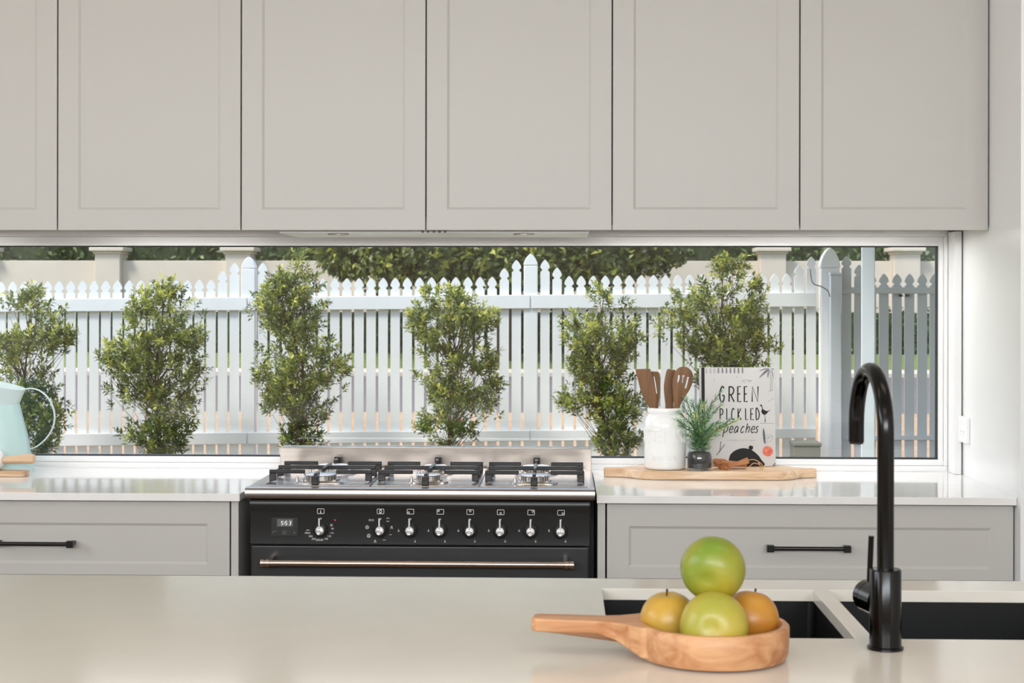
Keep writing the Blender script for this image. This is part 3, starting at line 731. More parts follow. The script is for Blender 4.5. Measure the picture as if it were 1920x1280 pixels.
for ch, x0, x1 in (('P', 402, 440), ('I', 470, 490), ('C', 530, 565), ('K', 600, 638), ('L', 683, 712), ('E', 740, 774), ('D', 798, 838)): ls += glyph(ch, x0, x1, 545, 668)
obj('title_lettering', strokes(ls, 0.0030, 0, 0.0004), 'ink', bk)
sk = lambda x, y: (x-(y-810)*0.22, y)
def cur(pts): return bl_([(p.x, p.y) for p in catmull([Vector((*sk(x, y), 0)) for x, y in pts], 4)])
ls = [cur([(442, 742), (442, 790), (442, 858)]), cur([(444, 752), (462, 738), (478, 752), (472, 795), (446, 806)]),
      cur([(508, 776), (532, 770), (530, 744), (512, 742), (500, 778), (514, 810), (538, 798)]),
      cur([(590, 748), (568, 742), (556, 785), (568, 810), (588, 780), (590, 748), (592, 808)]),
      cur([(655, 752), (640, 740), (626, 785), (640, 810), (660, 796)]),
      cur([(684, 708), (684, 760), (684, 810)]), cur([(686, 775), (702, 742), (716, 752), (714, 808)]),
      cur([(746, 776), (770, 770), (768, 744), (750, 742), (738, 778), (752, 810), (776, 798)]),
      cur([(812, 746), (796, 742), (790, 762), (808, 782), (802, 808), (784, 804)])]
obj('title_lettering', strokes(ls, 0.0025, 0, 0.0004), 'ink', bk)
ls = []; x = 478
for wn_, kk in enumerate((1, 9, 2, 3, 2, 1, 6)):
    for i in range(kk):
        ls.append(bl_([(x, 897), (x+1.5, 886)])); ls.append(bl_([(x, 886 if i % 2 else 897), (x+6, 886 if i % 2 else 897)])); x += 10.8
    x += 10
obj('subtitle_lettering', strokes(ls, 0.0006, 0, 0.0003), 'ink_grey', bk)
def blob(pts, m, nm, smooth=4):
    poly = bl_([(p.x, p.y) for p in catmull([Vector((a, c, 0)) for a, c in pts], smooth, True)]) if smooth else bl_(pts)
    mb = MB().prism(poly, -0.0004, 0.0); return obj(nm, mb, m, bk)
for i in range(10):
    blob([(252+i*44, 104), (270+i*44, 104), (270+i*44, 160), (252+i*44, 160)], 'ink_light' if i < 3 else 'ink_grey', 'striped_border', 0)
obj('sketch_lines', strokes([bl_([(345, 225), (347, 252)]), bl_([(580, 212), (604, 190)]), bl_([(645, 245), (690, 232), (755, 245)]), bl_([(660, 250), (690, 262)]), bl_([(715, 235), (735, 262), (752, 236)]), bl_([(935, 470), (998, 430)]), bl_([(838, 708), (998, 708)])], 0.0009, 0, 0.0003), 'ink_grey', bk)
# palm drawing
obj('palm_trunk', strokes([bl_([(962, 130), (966, 250), (956, 360)]), bl_([(985, 130), (980, 250), (978, 355)]), bl_([(945, 358), (985, 345)])], 0.0010, 0, 0.0003), 'ink_grey', bk)
for pts in ([(960, 112), (900, 108), (835, 138), (900, 122)], [(960, 118), (890, 150), (835, 215), (905, 165)], [(955, 125), (930, 165), (935, 215), (948, 165)], [(970, 112), (1000, 108), (1000, 118), (985, 120)], [(965, 125), (985, 165), (998, 230), (992, 160)], [(950, 112), (910, 130), (870, 170), (925, 142)]):
    blob(pts, 'ink_grey', 'palm_frond', 3)
# bird
blob([(842, 512), (858, 502), (870, 520), (876, 550), (905, 568), (930, 572), (962, 555), (935, 580), (912, 605), (890, 614), (868, 600), (858, 575), (866, 555), (862, 525)], 'ink', 'bird_drawing', 3)
obj('bird_legs', strokes([bl_([(895, 610), (900, 650), (895, 692)]), bl_([(900, 650), (905, 690)]), bl_([(885, 692), (908, 688)])], 0.0010, 0, 0.0003), 'ink', bk)
# knife and shell sketch, peach, pan, chopsticks
blob([(878, 760), (890, 790), (898, 850), (900, 925), (885, 920), (875, 870), (872, 800)], 'ink_slate', 'knife_drawing', 3)
obj('shell_sketch', strokes([bl_([(p.x, p.y) for p in catmull([Vector((a, c, 0)) for a, c in [(895, 850), (930, 832), (972, 838), (978, 870), (950, 905), (905, 912), (895, 880)]], 4, True)]), bl_([(915, 905), (945, 840)]), bl_([(900, 870), (975, 850)])], 0.0008, 0, 0.0003), 'ink_grey', bk)
blob([(923+57*math.cos(t*PI/8), 1010+57*math.sin(t*PI/8)) for t in range(16)], 'peach_red', 'peach_drawing', 2)
blob([(505, 1070), (520, 1040), (570, 1000), (640, 978), (700, 982), (760, 1005), (815, 1050), (850, 1100), (870, 1171), (500, 1171), (495, 1120)], 'ink', 'pan_drawing', 3)
blob([(715, 960), (735, 946), (765, 958), (760, 985), (745, 1002), (718, 990)], 'ink', 'pan_handle_drawing', 0)
obj('chopsticks_drawing', strokes([bl_([(412, 905), (398, 1020)]), bl_([(455, 935), (362, 1055)])], 0.0016, 0, 0.0004), 'ink', bk)
blob([(965, 1171), (1005, 1130), (1005, 1171)], 'ink_grey', 'corner_drawing', 0)

# measuring spoons tied with a cord (in front of the book)
def mspoon(c, e, r_, label, face=(0, -1, 0.35)):
    c = Vector(c); e = Vector(e); ax = (e-c).normalized(); f = Vector(face).normalized(); f = (f-ax*f.dot(ax)).normalized(); s1 = ax.cross(f)
    base = Vector((c.x, c.y, BT+0.0005))
    M = Matrix((s1, ax, f)).transposed()
    prof = [(0.0, -r_*0.95), (r_*0.55, -r_*0.80), (r_*0.88, -r_*0.45), (r_, 0.0), (r_*0.98, 0.0012), (r_*0.86, 0.0012), (r_*0.82, -0.001), (r_*0.72, -r_*0.40), (r_*0.42, -r_*0.68), (0.0, -r_*0.78)]
    bowl = moved(MB().lathe(prof, (0, 0, 0), 24), c, M)
    h = MB(); L = (e-c).length
    sec = [(r_*0.80, 0.0038), (r_*1.3, 0.0042), (L*0.5, 0.0058), (L*0.85, 0.0085), (L, 0.0085)]
    for (a, wa), (b2, wb2) in zip(sec[:-1], sec[1:]):
        h.hexa([(-wa, a, -0.004), (wa, a, -0.004), (wb2, b2, -0.004), (-wb2, b2, -0.004), (-wa, a, 0.001), (wa, a, 0.001), (wb2, b2, 0.001), (-wb2, b2, 0.001)])
    h = moved(h, c, M)
    o = obj('measuring_spoon', bowl, 'spoon_wood', None, loc=base, smooth=50); tag(o, label, 'spoon', 'wooden measuring spoons tied together')
    obj('handle', h, 'spoon_wood', o, bevel=0.001)
yS = 4.545
k1 = at(1409, 866, yS)
mspoon(at(1361, 876.5, yS-0.012)+Vector((0, 0, 0.001)), at(1404, 862.5, yS-0.004), 0.0105, 'small wooden measuring spoon with its bowl facing out, nearest the front')
mspoon(at(1353, 875.5, yS+0.008)+Vector((0, 0, 0.001)), at(1400, 866, yS+0.012), 0.0105, 'small wooden measuring spoon just behind the front one')
mspoon(at(1347, 868, yS+0.026)+Vector((0, 0, 0.006)), at(1400, 872, yS+0.030), 0.0160, 'large dark wooden measuring spoon nearest the jar', (0.1, -.3, 1))
mspoon(at(1355, 862.5, yS+0.045), at(1398, 868.5, yS+0.045), 0.0120, 'medium wooden measuring spoon lying on top at the back', (0, -.2, 1))
tw = obj('twine_tie', MB().tube(catmull([at(1398, 864, yS-.006), at(1412, 861, yS-.008), at(1422, 865, yS-.01), at(1424, 870, yS-.012), at(1414, 868, yS-.014), at(1406, 874, yS-.012)], 6), 0.0013, 8), 'twine', None, smooth=True, loc=(k1.x, yS, BT))
tag(tw, 'thin tan cord tying the measuring spoons together', 'cord')
for pts in ([at(1422, 866, yS-.010), at(1426, 874, yS-.014), at(1425.5, 881, yS-.016)], [at(1422, 865, yS-.010), at(1429, 871, yS-.012), at(1430, 881.5, yS-.014)]):
    obj('cord_end', MB().tube(catmull(pts, 5), 0.0013, 8), 'twine', tw, smooth=True)

# ================================================================== left worktop: jug, rolling pin, small board
YJ = 4.655
jc = Vector((X(-2, YJ), YJ, WT+0.0005))
jg = root('enamel_jug', jc, 'pale mint enamel jug with curved handle at the left edge', 'jug')
def jz(py): return Zc(40, py, YJ)
def jr(px): return X(px, YJ)-jc.x
jprof = [(0.0, jc.z), (jr(61), jc.z), (jr(62), jz(884)), (jr(58), jz(860)), (jr(50), jz(815)), (jr(41), jz(780)), (jr(36), jz(760)), (jr(35), jz(757)), (jr(35)-.002, jz(757)), (jr(36)-.002, jz(762)), (jr(58)-.003, jz(862)), (0, jz(880))]
obj('body', MB().lathe([(r_, z-jc.z) for r_, z in jprof], jc, 48), 'mint', jg, smooth=40)
col = MB(); nC = 48
for i, (rr, zz, kk) in enumerate(((jr(35), 757, 0), (jr(41), 742, 0.45), (jr(46), 731, 1.0), (jr(46)-.002, 731, 1.0), (jr(41)-.002, 742, .45), (jr(35)-.002, 757, 0))):
    for k in range(nC):
        t = 2*PI*k/nC; lip = max(0, -math.cos(t))
        r2 = rr*(1+0.35*kk*lip**3); z = jz(zz)+kk*0.035*(1-math.cos(t))/2
        col.v.append((jc.x+r2*math.cos(t), jc.y+r2*math.sin(t), z))
col.f = [(i*nC+k, i*nC+(k+1) % nC, (i+1)*nC+(k+1) % nC, (i+1)*nC+k) for i in range(5) for k in range(nC)]
obj('collar', col, 'mint_light', jg, smooth=50)
hp = [(42, 731), (58, 728), (76, 733), (92, 748), (102, 772), (101, 796), (90, 818), (72, 835), (55, 842)]
obj('handle', MB().tube(catmull([at(x, y, YJ) for x, y in hp], 5), 0.0060, 12, flat=0.35), 'mint_light', jg, smooth=True)
cb = MB()
xh = X(50, 4.52)
bo = [(-1.98, 4.475), (-1.75, 4.475), (-1.72, 4.485), (-1.70, 4.497), (xh-.003, 4.497), (xh, 4.503), (xh, 4.547), (xh-.003, 4.553), (-1.70, 4.553), (-1.98, 4.553)]
nb = len(bo)
cb.add([(x, y, WT+.0005) for x, y in bo]+[(x, y, WT+0.0165) for x, y in bo], [tuple(range(nb-1, -1, -1)), tuple(range(nb, 2*nb))]+[(i, (i+1) % nb, (i+1) % nb+nb, i+nb) for i in range(nb)])
o = obj('paddle_board', cb, 'pin_wood', None, bevel=0.002, loc=(-1.8, 4.52, WT+.0005)); tag(o, 'small wooden paddle board under the rolling pin at the left edge', 'board')
pzc = WT+0.0165+0.0290
p0 = Vector((X(66, 4.525), 4.525, pzc+0.004)); p1 = Vector((X(8, 4.525), 4.525, pzc)); ax = Vector((-1, 0, 0))
rp = root('rolling_pin', (p1.x-.05, p1.y, WT+0.0175), 'white rolling pin with turned wooden handle at the left edge', 'rolling pin')
obj('handle', MB().tube([p0, p0+ax*0.002, p0+ax*0.012, p0+ax*0.03, p1, p1+ax*0.004], [0.008, 0.0125, 0.0145, 0.0135, 0.0095, 0.0095], 20), 'pin_wood', rp, smooth=50)
obj('roller', MB().tube([p1+ax*0.003, p1+ax*0.006, p1+ax*0.012, p1+ax*0.25, p1+ax*0.256], [0.014, 0.022, 0.0285, 0.0285, 0.022], 28), 'ceramic_white', rp, smooth=50)

# ================================================================== island with sinks, tap, fruit
IY0, IY1 = 1.55, 2.89
IX0, IX1 = -2.6, 2.4
S0, S1 = 2.385, 2.787
xs = [IX0, 0.070, 0.435, 0.463, 0.86, IX1]; ys = [IY0, S0, S1, IY1]
im = MB(); zt, zb = WT, WT-0.020
hole = {(1, 1), (3, 1)}
def vid(i, j, k): return (k*len(ys)+j)*len(xs)+i
im.v = [(x, y, z) for z in (zb, zt) for y in ys for x in xs]
for i in range(len(xs)-1):
    for j in range(len(ys)-1):
        if (i, j) in hole:
            for (a, b2) in (((i, j), (i+1, j)), ((i+1, j), (i+1, j+1)), ((i+1, j+1), (i, j+1)), ((i, j+1), (i, j))):
                im.f.append((vid(*a, 0), vid(*b2, 0), vid(*b2, 1), vid(*a, 1)))
        else:
            im.f.append((vid(i, j, 1), vid(i+1, j, 1), vid(i+1, j+1, 1), vid(i, j+1, 1)))
            im.f.append((vid(i, j, 0), vid(i, j+1, 0), vid(i+1, j+1, 0), vid(i+1, j, 0)))
nx, ny = len(xs)-1, len(ys)-1
for i in range(nx):
    im.f.append((vid(i, 0, 0), vid(i+1, 0, 0), vid(i+1, 0, 1), vid(i, 0, 1))); im.f.append((vid(i, ny, 0), vid(i, ny, 1), vid(i+1, ny, 1), vid(i+1, ny, 0)))
for j in range(ny):
    im.f.append((vid(0, j, 0), vid(0, j, 1), vid(0, j+1, 1), vid(0, j+1, 0))); im.f.append((vid(nx, j, 0), vid(nx, j+1, 0), vid(nx, j+1, 1), vid(nx, j, 1)))
it = obj('island_worktop', im, 'island_stone', None, bevel=0.001, loc=(0, 2.2, zb)); tag(it, 'glossy pale stone island worktop in the foreground', 'worktop')
ib = root('island_cabinet', (0, 2.2, 0), 'grey island base cabinet under the foreground worktop', 'cabinet')
for x0, x1 in ((-2.55, 0.02), (0.91, 2.35)): obj('body', MB().box(x0, x1, 1.60, 2.86, 0.0, 0.8795), 'cabinet_grey', ib)
obj('front_panel', MB().box(0.0205, 0.9095, 1.60, 1.62, 0, 0.8795), 'cabinet_grey', ib); obj('back_panel', MB().box(0.0205, 0.9095, 2.84, 2.86, 0, 0.8795), 'cabinet_grey', ib)
for (x0, x1), lb in (((0.066, 0.439), 'black undermount sink bowl behind the fruit, left of the divider'), ((0.459, 0.864), 'black undermount sink bowl behind the tap, right of the divider')):
    s = root('sink_bowl', ((x0+x1)/2, (S0+S1)/2, 0.68), lb, 'sink', 'black sink bowls in the island')
    y0, y1, z0, z1 = S0-0.004, S1+0.004, 0.68, zb-0.0005
    m = MB().add([(x0, y0, z1), (x1, y0, z1), (x1, y1, z1), (x0, y1, z1), (x0+.008, y0+.008, z0), (x1-.008, y0+.008, z0), (x1-.008, y1-.008, z0), (x0+.008, y1-.008, z0)],
                 [(0, 1, 5, 4), (1, 2, 6, 5), (2, 3, 7, 6), (3, 0, 4, 7), (4, 5, 6, 7)])
    bb = obj('bowl', m, 'sink_black', s, bevel=0.012, seg=4)
    so = bb.modifiers.new('solid', 'SOLIDIFY'); so.thickness = 0.0012; so.offset = 0
    obj('drain', MB().lathe([(0, 0.004), (0.03, 0.004), (0.045, 0.0045), (0.045, 0.002), (0.05, 0.0015)], ((x0+x1)/2, (S0+S1)/2+.06, z0), 28), 'black_metal', s, smooth=40)

# tap
YT = 2.315; tx = X(1661, YT)
tp = root('kitchen_tap', (tx, YT, WT), 'black gooseneck kitchen tap standing on the island', 'tap')
obj('base_flange', MB().lathe([(0.0, 0.0005), (0.0258, 0.0005), (0.0258, 0.0035), (0.024, 0.005), (0.0, 0.005)], (tx, YT, WT), 40), 'tap_black', tp, smooth=40)
zbt = Zc(1661, 1066, YT)
obj('body', MB().lathe([(0.0, 0.005), (0.0228, 0.005), (0.0226, 0.02), (0.0224, zbt-WT-0.002), (0.0212, zbt-WT), (0, zbt-WT)], (tx, YT, WT), 40), 'tap_black', tp, smooth=40)
dirv = Vector((-0.010, 0.175, 0)); R_ = dirv.length/2; dn = dirv.normalized()
ztop = Zc(1650, 681, YT+0.03)-0.0125
rise = ztop-R_
path = [Vector((tx, YT, zbt-0.003)), Vector((tx, YT, (zbt+rise)/2)), Vector((tx, YT, rise))]
for k in range(1, 19):
    t = PI*k/18; path.append(Vector((tx, YT, rise))+dn*R_*(1-math.cos(t))+Vector((0, 0, R_*math.sin(t))))
e = path[-1]; znoz = Zc(1607, 828, YT+0.175)
path.append(Vector((e.x, e.y, (e.z+znoz)/2))); path.append(Vector((e.x, e.y, znoz)))
obj('spout', MB().tube(path, 0.0120, 24), 'tap_black', tp, smooth=True)
obj('aerator', MB().lathe([(0.0, 0), (0.0108, 0), (0.0108, 0.004)], (e.x, e.y, znoz-0.003), 24), 'black_metal', tp)
vd = Vector((-0.20, 0.98, 0)).normalized(); vz = Zc(1620, 1122, 2.35)
c0 = Vector((tx, YT, vz)); c1 = c0+vd*0.022; c2 = c0+vd*0.048; c3 = c0+vd*0.050; c4 = c0+vd*0.068
vb = obj('valve', MB().tube([c1-vd*0.012, c2], 0.0235, 32), 'tap_black', tp, smooth=40)
obj('valve_cap', MB().tube([c3, c4-vd*0.002, c4], [0.0235, 0.0235, 0.021], 32), 'tap_black', vb, smooth=40)
lx = X(1640, c4.y); lz = Zc(1640, 1003, c4.y)
lp = c0+vd*0.060; 
obj('lever', MB().tube([lp+Vector((0, 0, 0.012)), Vector((lp.x+0.003, lp.y, lz))], 0.0042, 14), 'tap_black', vb, smooth=True)

# fruit bowl: round tray with a paddle handle
bc = Vector((X(1337, 2.252), 2.252, WT+0.0005)); RO = 0.1065; BHt = 0.049
fb = root('fruit_bowl', bc, 'round wooden bowl with long paddle handle on the island', 'bowl')
prof = [(0.0, 0.0), (0.092, 0.0), (0.102, 0.003), (0.1055, 0.012), (RO, 0.030), (RO, BHt-0.003), (RO-0.003, BHt), (RO-0.010, BHt), (RO-0.012, BHt-0.003), (RO-0.014, 0.022), (RO-0.022, 0.0125), (0.0, 0.0115)]
obj('bowl', MB().lathe(prof, bc, 64), 'bowl_wood', fb, smooth=45)
hd = MB(); ang = math.radians(172)
ux, uy = math.cos(ang), math.sin(ang); vx, vy = -uy, ux
ho = [(RO-0.012, 0.060), (RO+0.010, 0.040), (RO+0.028, 0.028), (RO+0.055, 0.0215), (RO+0.110, 0.0205), (RO+0.142, 0.0205), (RO+0.149, 0.012), (RO+0.149, -0.012), (RO+0.142, -0.0205), (RO+0.110, -0.0205), (RO+0.055, -0.0215), (RO+0.028, -0.028), (RO+0.010, -0.040), (RO-0.012, -0.060)]
inner = [(math.sqrt(max(0, (RO-0.004)**2-v*v)), v) for v in (-0.060, -0.03, 0, 0.03, 0.060)]
ho = ho+[(a, v) for a, v in inner]
nb = len(ho); hv = []
for lvl in (0, 1):
    for a, v in ho:
        s_ = min(1, max(0, (a-RO)/0.05)); zl = (0.006+(BHt-0.019-0.006)*(s_**0.6)) if lvl == 0 else BHt
        hv.append((bc.x+ux*a+vx*v, bc.y+uy*a+vy*v, bc.z+zl))
hd.add(hv, [tuple(range(nb-1, -1, -1)), tuple(range(nb, 2*nb))]+[(i, (i+1) % nb, (i+1) % nb+nb, i+nb) for i in range(nb)])
ho_ = obj('paddle_handle', hd, 'bowl_wood', fb, bevel=0.003, seg=3)
def applemat(nm, c1, c2, sc_=7):
    m = mat(nm, c1, 0.36, col2=c2, scale=sc_, coat=0.0, detail=2)
    n = m.node_tree; rp_ = [x for x in n.nodes if x.type == 'VALTORGB'][0]
    rp_.color_ramp.elements[0].position = 0.36; rp_.color_ramp.elements[1].position = 0.66
    return m
applemat('apple_green', (104, 134, 38), (168, 152, 48), 9); applemat('apple_lime', (150, 152, 56), (188, 160, 58), 9); applemat('apple_yellow', (194, 152, 56), (172, 140, 58)); applemat('apple_gold', (190, 140, 50), (180, 112, 40))
def apple(px, z, Y, rx, rz, m, label, tiltv):
    x = X(px, Y); prof = []
    for k in range(25):
        t = PI*k/24; r_ = math.sin(t)**0.86*rx*(1+0.05*math.cos(t)); h = -math.cos(t)*rz
        if t > PI*0.62: h -= rz*0.22*max(0, 1-((r_/rx)/0.42))**1.5 if r_ < rx*0.42 else 0
        if t < PI*0.38: h += rz*0.13*max(0, 1-((r_/rx)/0.42))**1.5 if r_ < rx*0.42 else 0
        prof.append((r_ if k not in (0, 24) else 0.0, h))
    mb = MB().lathe(prof, (0, 0, 0), 40)
    mb.v = [(vx_*(1+0.03*math.cos(5*math.atan2(vy_, vx_))*(max(0, -vz_)/rz)), vy_, vz_) for vx_, vy_, vz_ in mb.v]
    M = Matrix.Rotation(tiltv[0], 3, 'X') @ Matrix.Rotation(tiltv[1], 3, 'Y') @ Matrix.Rotation(tiltv[2], 3, 'Z')
    o = obj('apple', moved(mb, (x, Y, z), M), m, None, loc=(x, Y, z-rz), smooth=180)
    tag(o, label, 'apple', 'apples in the wooden bowl')
    st = moved(MB().tube([(0, 0, rz*0.74), (0.001, 0, rz*0.9), (0.003, 0.001, rz*1.12)], [0.0013, 0.0012, 0.0018], 8), (x, Y, z), M)
    obj('stem', st, 'apple_stem', o, smooth=True)
zf = WT+0.0125
apple(1340, zf+0.0415, 2.200, 0.0470, 0.0415, 'apple_lime', 'yellow-green apple at the front of the bowl', (-1.7, 0.2, 0.3))
apple(1254, zf+0.0375, 2.270, 0.0405, 0.0375, 'apple_yellow', 'yellow apple at the left of the bowl, stem end up', (0.05, -0.1, 0.4))
apple(1408, zf+0.0375, 2.282, 0.0405, 0.0375, 'apple_gold', 'golden apple at the right of the bowl, behind the front one', (-0.3, 0.2, 1.0))
apple(1338, 1.0255, 2.248, 0.0455, 0.0415, 'apple_green', 'bright green apple on top of the pile', (-1.3, 0.3, 0.7))

# ================================================================== outside
YF = 9.6; FS = 0.706
def ground(name, pts, m):
    """strip of ground: list of (y, z) cross-section, wide in x"""
    mb = MB(); n = len(pts)
    for y, z in pts:
        for x in (-30, 30): mb.v.append((x, y, z))
    for y, z in pts:
        for x in (-30, 30): mb.v.append((x, y, z-0.15))
    for i in range(n-1):
        a = 2*i; mb.f.append((a, a+1, a+3, a+2)); c = 2*n+2*i; mb.f.append((c, c+2, c+3, c+1))
    mb.f += [(0, 2*n, 2*n+1, 1), (2*n-2, 2*n-1, 4*n-1, 4*n-2)]
    return struct(name, mb, m)
ground('lawn', [(5.0, 0.0), (8.2, 0.20)], 'grass')
ground('garden_bed', [(8.2, 0.205), (9.9, 0.24)], 'mulch')
ground('footpath', [(9.9, 0.245), (17.2, 0.22)], 'footpath')
ground('road', [(17.2, 0.19), (25.2, 0.24)], 'asphalt')
ground('kerb', [(25.2, 0.30), (25.55, 0.345)], 'concrete')
ground('verge', [(25.55, 0.345), (28.0, 0.50), (36.0, 0.70)], 'grass')

# boundary wall over the road
YB = 31.0
bwz = Zc(960, 489, YB); pcz = Zc(960, 464, YB)
bw = root('boundary_wall', (0, YB, 0.65), 'beige rendered boundary wall with capped piers across the road', 'wall')
ppx = [-36, 207, 450, 693, 945, 1196, 1447, 1697, 1950]
pxs = [X(p, YB) for p in ppx]
pw = 0.245
edges_w = [-30]+pxs+[30]
for i in range(len(edges_w)-1):
    a = edges_w[i]+(pw if i > 0 else 0); b2 = edges_w[i+1]-(pw if i < len(edges_w)-2 else 0)
    obj('wall_panel', MB().box(a+.001, b2-.001, YB-0.05, YB+0.15, 0.5, bwz), 'render_beige', bw, bevel=0.01)
pr0 = None
for x in pxs:
    p = obj('pier', MB().box(x-pw, x+pw, YB-0.22, YB+0.28, 0.5, pcz-0.13), 'render_beige', bw, bevel=0.01)
    cm = MB().box(x-pw-0.03, x+pw+0.03, YB-0.25, YB+0.31, pcz-0.13, pcz-0.08).box(x-pw-0.09, x+pw+0.09, YB-0.31, YB+0.37, pcz-0.08, pcz)
    obj('pier_cap', cm, 'render_beige', p, bevel=0.015)

def hedge(name, x0, x1, y0, y1, z0, z1, n, L, label, seed, m='hedge_leaf', bias=0.0):
    r = root(name, ((x0+x1)/2, (y0+y1)/2, z0), label, 'hedge')
    obj('core', MB().box(x0, x1, y0+0.12, y1, z0, z1-0.1), 'hedge_core', r)
    rng = np.random.default_rng(seed)
    P = np.stack([rng.uniform(x0, x1, n), y0+rng.exponential(0.07, n), rng.uniform(z0, z1, n)], 1)
    P[:, 1] += 0.08*np.sin(P[:, 0]*2.3+P[:, 2]*3)+0.05*np.sin(P[:, 0]*5.1)
    N = np.tile([0, -0.5, 0.8], (n, 1))
    o = leaf_cloud('leaves', P, N, rng.uniform(L*.7, L*1.3, n), rng.uniform(L*.4, L*.7, n), rng.beta(2, 2.4, n)+bias, m, r, seed)
    o['kind'] = 'stuff'; return r
hedge('tall_hedge', -15, 13, 31.7, 33.4, 0.7, 9.0, 30000, 0.15, 'tall dark green hedge rising behind the boundary wall', 3)
hedge('low_hedge', -13, 11, 28.2, 29.0, 0.50, 1.33, 7000, 0.11, 'low clipped hedge at the foot of the boundary wall', 4, bias=-0.22)  # bias darkens the leaves, putting this hedge's shade into their tint

# street tree in front of the wall
YR = 27.0
tr = root('street_tree', (X(940, YR), YR, 0.42), 'large dense street tree with low crown across the road', 'tree')
cx = X(940, YR)
obj('trunk', MB().tube([(cx, YR, 0.4), (cx+.05, YR, 1.2), (cx-.05, YR, 2.4), (cx+.1, YR, 4.0)], [0.22, 0.17, 0.15, 0.10], 12), 'bark', tr, smooth=True)
rng = np.random.default_rng(21); P = []; Tn = []; N = []
blobs = [(X(650, YR), YR, 2.45, 0.62), (X(730, YR), YR-.3, 2.35, 0.75), (X(830, YR), YR-.5, 2.25, 0.72), (X(930, YR), YR-.6, 2.25, 0.72), (X(1030, YR), YR-.5, 2.3, 0.76), (X(1130, YR), YR-.4, 2.3, 0.75), (X(1215, YR), YR-.2, 2.45, 0.62),
         (X(780, YR), YR+.2, 3.2, 1.1), (X(960, YR), YR, 3.3, 1.2), (X(1120, YR), YR+.1, 3.2, 1.1), (X(940, YR), YR, 4.3, 1.3), (X(870, YR), YR+.5, 2.4, 0.7), (X(1080, YR), YR+.5, 2.4, 0.7)]
core = MB()
for bx_, by_, bz_, br2 in blobs:
    n = int(2000*br2)
    d = rng.normal(size=(n, 3)); d /= np.linalg.norm(d, axis=1)[:, None]
    r2 = br2*(0.72+0.36*rng.random(n)**0.7)
    lump = 1+0.12*np.sin(d[:, 0]*7+bx_*3)*np.sin(d[:, 2]*6+by_)
    P.append(np.array([bx_, by_, bz_])+d*(r2*lump)[:, None]); N.append(d+np.array([0, 0, .5]))
    cl_ = rng.random(n)*0.5+0.28*np.sin(d[:, 0]*9+bx_*5)*np.cos(d[:, 2]*8)+0.22
    Tn.append(cl_)
    core.lathe([(0, -br2*.72), (br2*.5, -br2*.5), (br2*.72, 0), (br2*.5, br2*.5), (0, br2*.72)], (bx_, by_, bz_), 10)
P = np.concatenate(P); N = np.concatenate(N); Tn = np.concatenate(Tn)
lv = leaf_cloud('crown', P, N, rng.uniform(.10, .19, len(P)), rng.uniform(.05, .085, len(P)), Tn, 'tree_leaf', tr, 21); lv['kind'] = 'stuff'
obj('crown_core', core, 'hedge_core', tr)  # solid dark volume filling the crown behind the leaves

# picket fence
def lin2(px, p0, y0, p1, y1): return y0+(y1-y0)*(px-p0)/(p1-p0)
def fz(px, kind):
    y = {'tip': lin2(px, 33, 528, 1430, 513), 'rt': lin2(px, 170, 559.5, 1180, 551), 'rb': lin2(px, 170, 583.5, 1180, 577), 'bt': lin2(px, 150, 812, 1450, 802.5), 'bb': lin2(px, 150, 835, 1450, 821)}[kind]
    return Zc(px, y, YF)
def fzx(x, kind):
    a, b2 = X(200, YF), X(1400, YF); za, zb_ = fz(200, kind), fz(1400, kind)
    return za+(zb_-za)*(x-a)/(b2-a)
PWD = 0.0395*FS
def picket_poly(h):
    hd = [(0, 0), (.012, -.010), (.026, -.028), (.036, -.047), (.0400, -.062), (.037, -.073), (.026, -.081), (.0235, -.090), (.029, -.098), (.0395, -.104), (.0395, -.118)]
    hd = [(a*FS, b2*FS) for a, b2 in hd]
    right = [(x, z) for x, z in hd]+[(PWD, -h)]
    return right+[(-x, z) for x, z in reversed(right) if x != 0]
fence = root('picket_fence', (0, YF, 0.23), 'white gothic picket fence running behind the row of shrubs', 'fence')
pm = MB().prism(picket_poly(1.27), -0.008, 0.008)
me_p = None; me_g = None
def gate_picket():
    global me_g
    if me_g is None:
        me_g = me_p.copy(); me_g.materials.clear(); me_g.materials.append(MATS['post_shaded_white'])
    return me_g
def picket(parent, x, ztip, y, mat_='fence_white'):
    global me_p
    off = off_of(parent)
    if me_p is None:
        me_p = bpy.data.meshes.new('picket'); me_p.from_pydata(pm.v, [], pm.f); me_p.materials.append(MATS[mat_])
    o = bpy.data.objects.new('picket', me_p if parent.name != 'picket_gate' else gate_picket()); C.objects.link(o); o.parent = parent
    o.location = (x-off.x, y-off.y, ztip-off.z); return o
def fpost(parent, x, y, ztop, w_, tall=True):
    h = w_/2; zs = ztop-(0.085+0.012)*FS
    sh = MB().box(x-h, x+h, y-h, y+h, 0.20, zs-0.004)
    p = obj('post', sh, 'fence_white', parent, bevel=0.003)
    hp_ = [(0, 0), (.018*FS, -.014*FS), (.036*FS, -.034*FS), (.050*FS, -.060*FS), (h, -.085*FS)]
    poly = [(x+a, ztop+b2) for a, b2 in hp_]+[(x+h, zs), (x-h, zs)]+[(x-a, ztop+b2) for a, b2 in reversed(hp_) if a]
    obj('post_finial', MB().prism(poly, y-h*0.9, y+h*0.9), 'fence_white', p, bevel=0.003); 
    return p
posts = [X(466, YF), X(995, YF)]
gp = X(1548, YF)
for x in posts: fpost(fence, x, YF+0.02, fzx(x, 'tip')+0.192*FS, 0.117*FS)
p_left = [X(466, YF)-2.46*FS*2, X(466, YF)-2.46*FS]
for x in p_left: fpost(fence, x, YF+0.02, fzx(x, 'tip')+0.192*FS, 0.117*FS)
allp = p_left+posts+[gp]
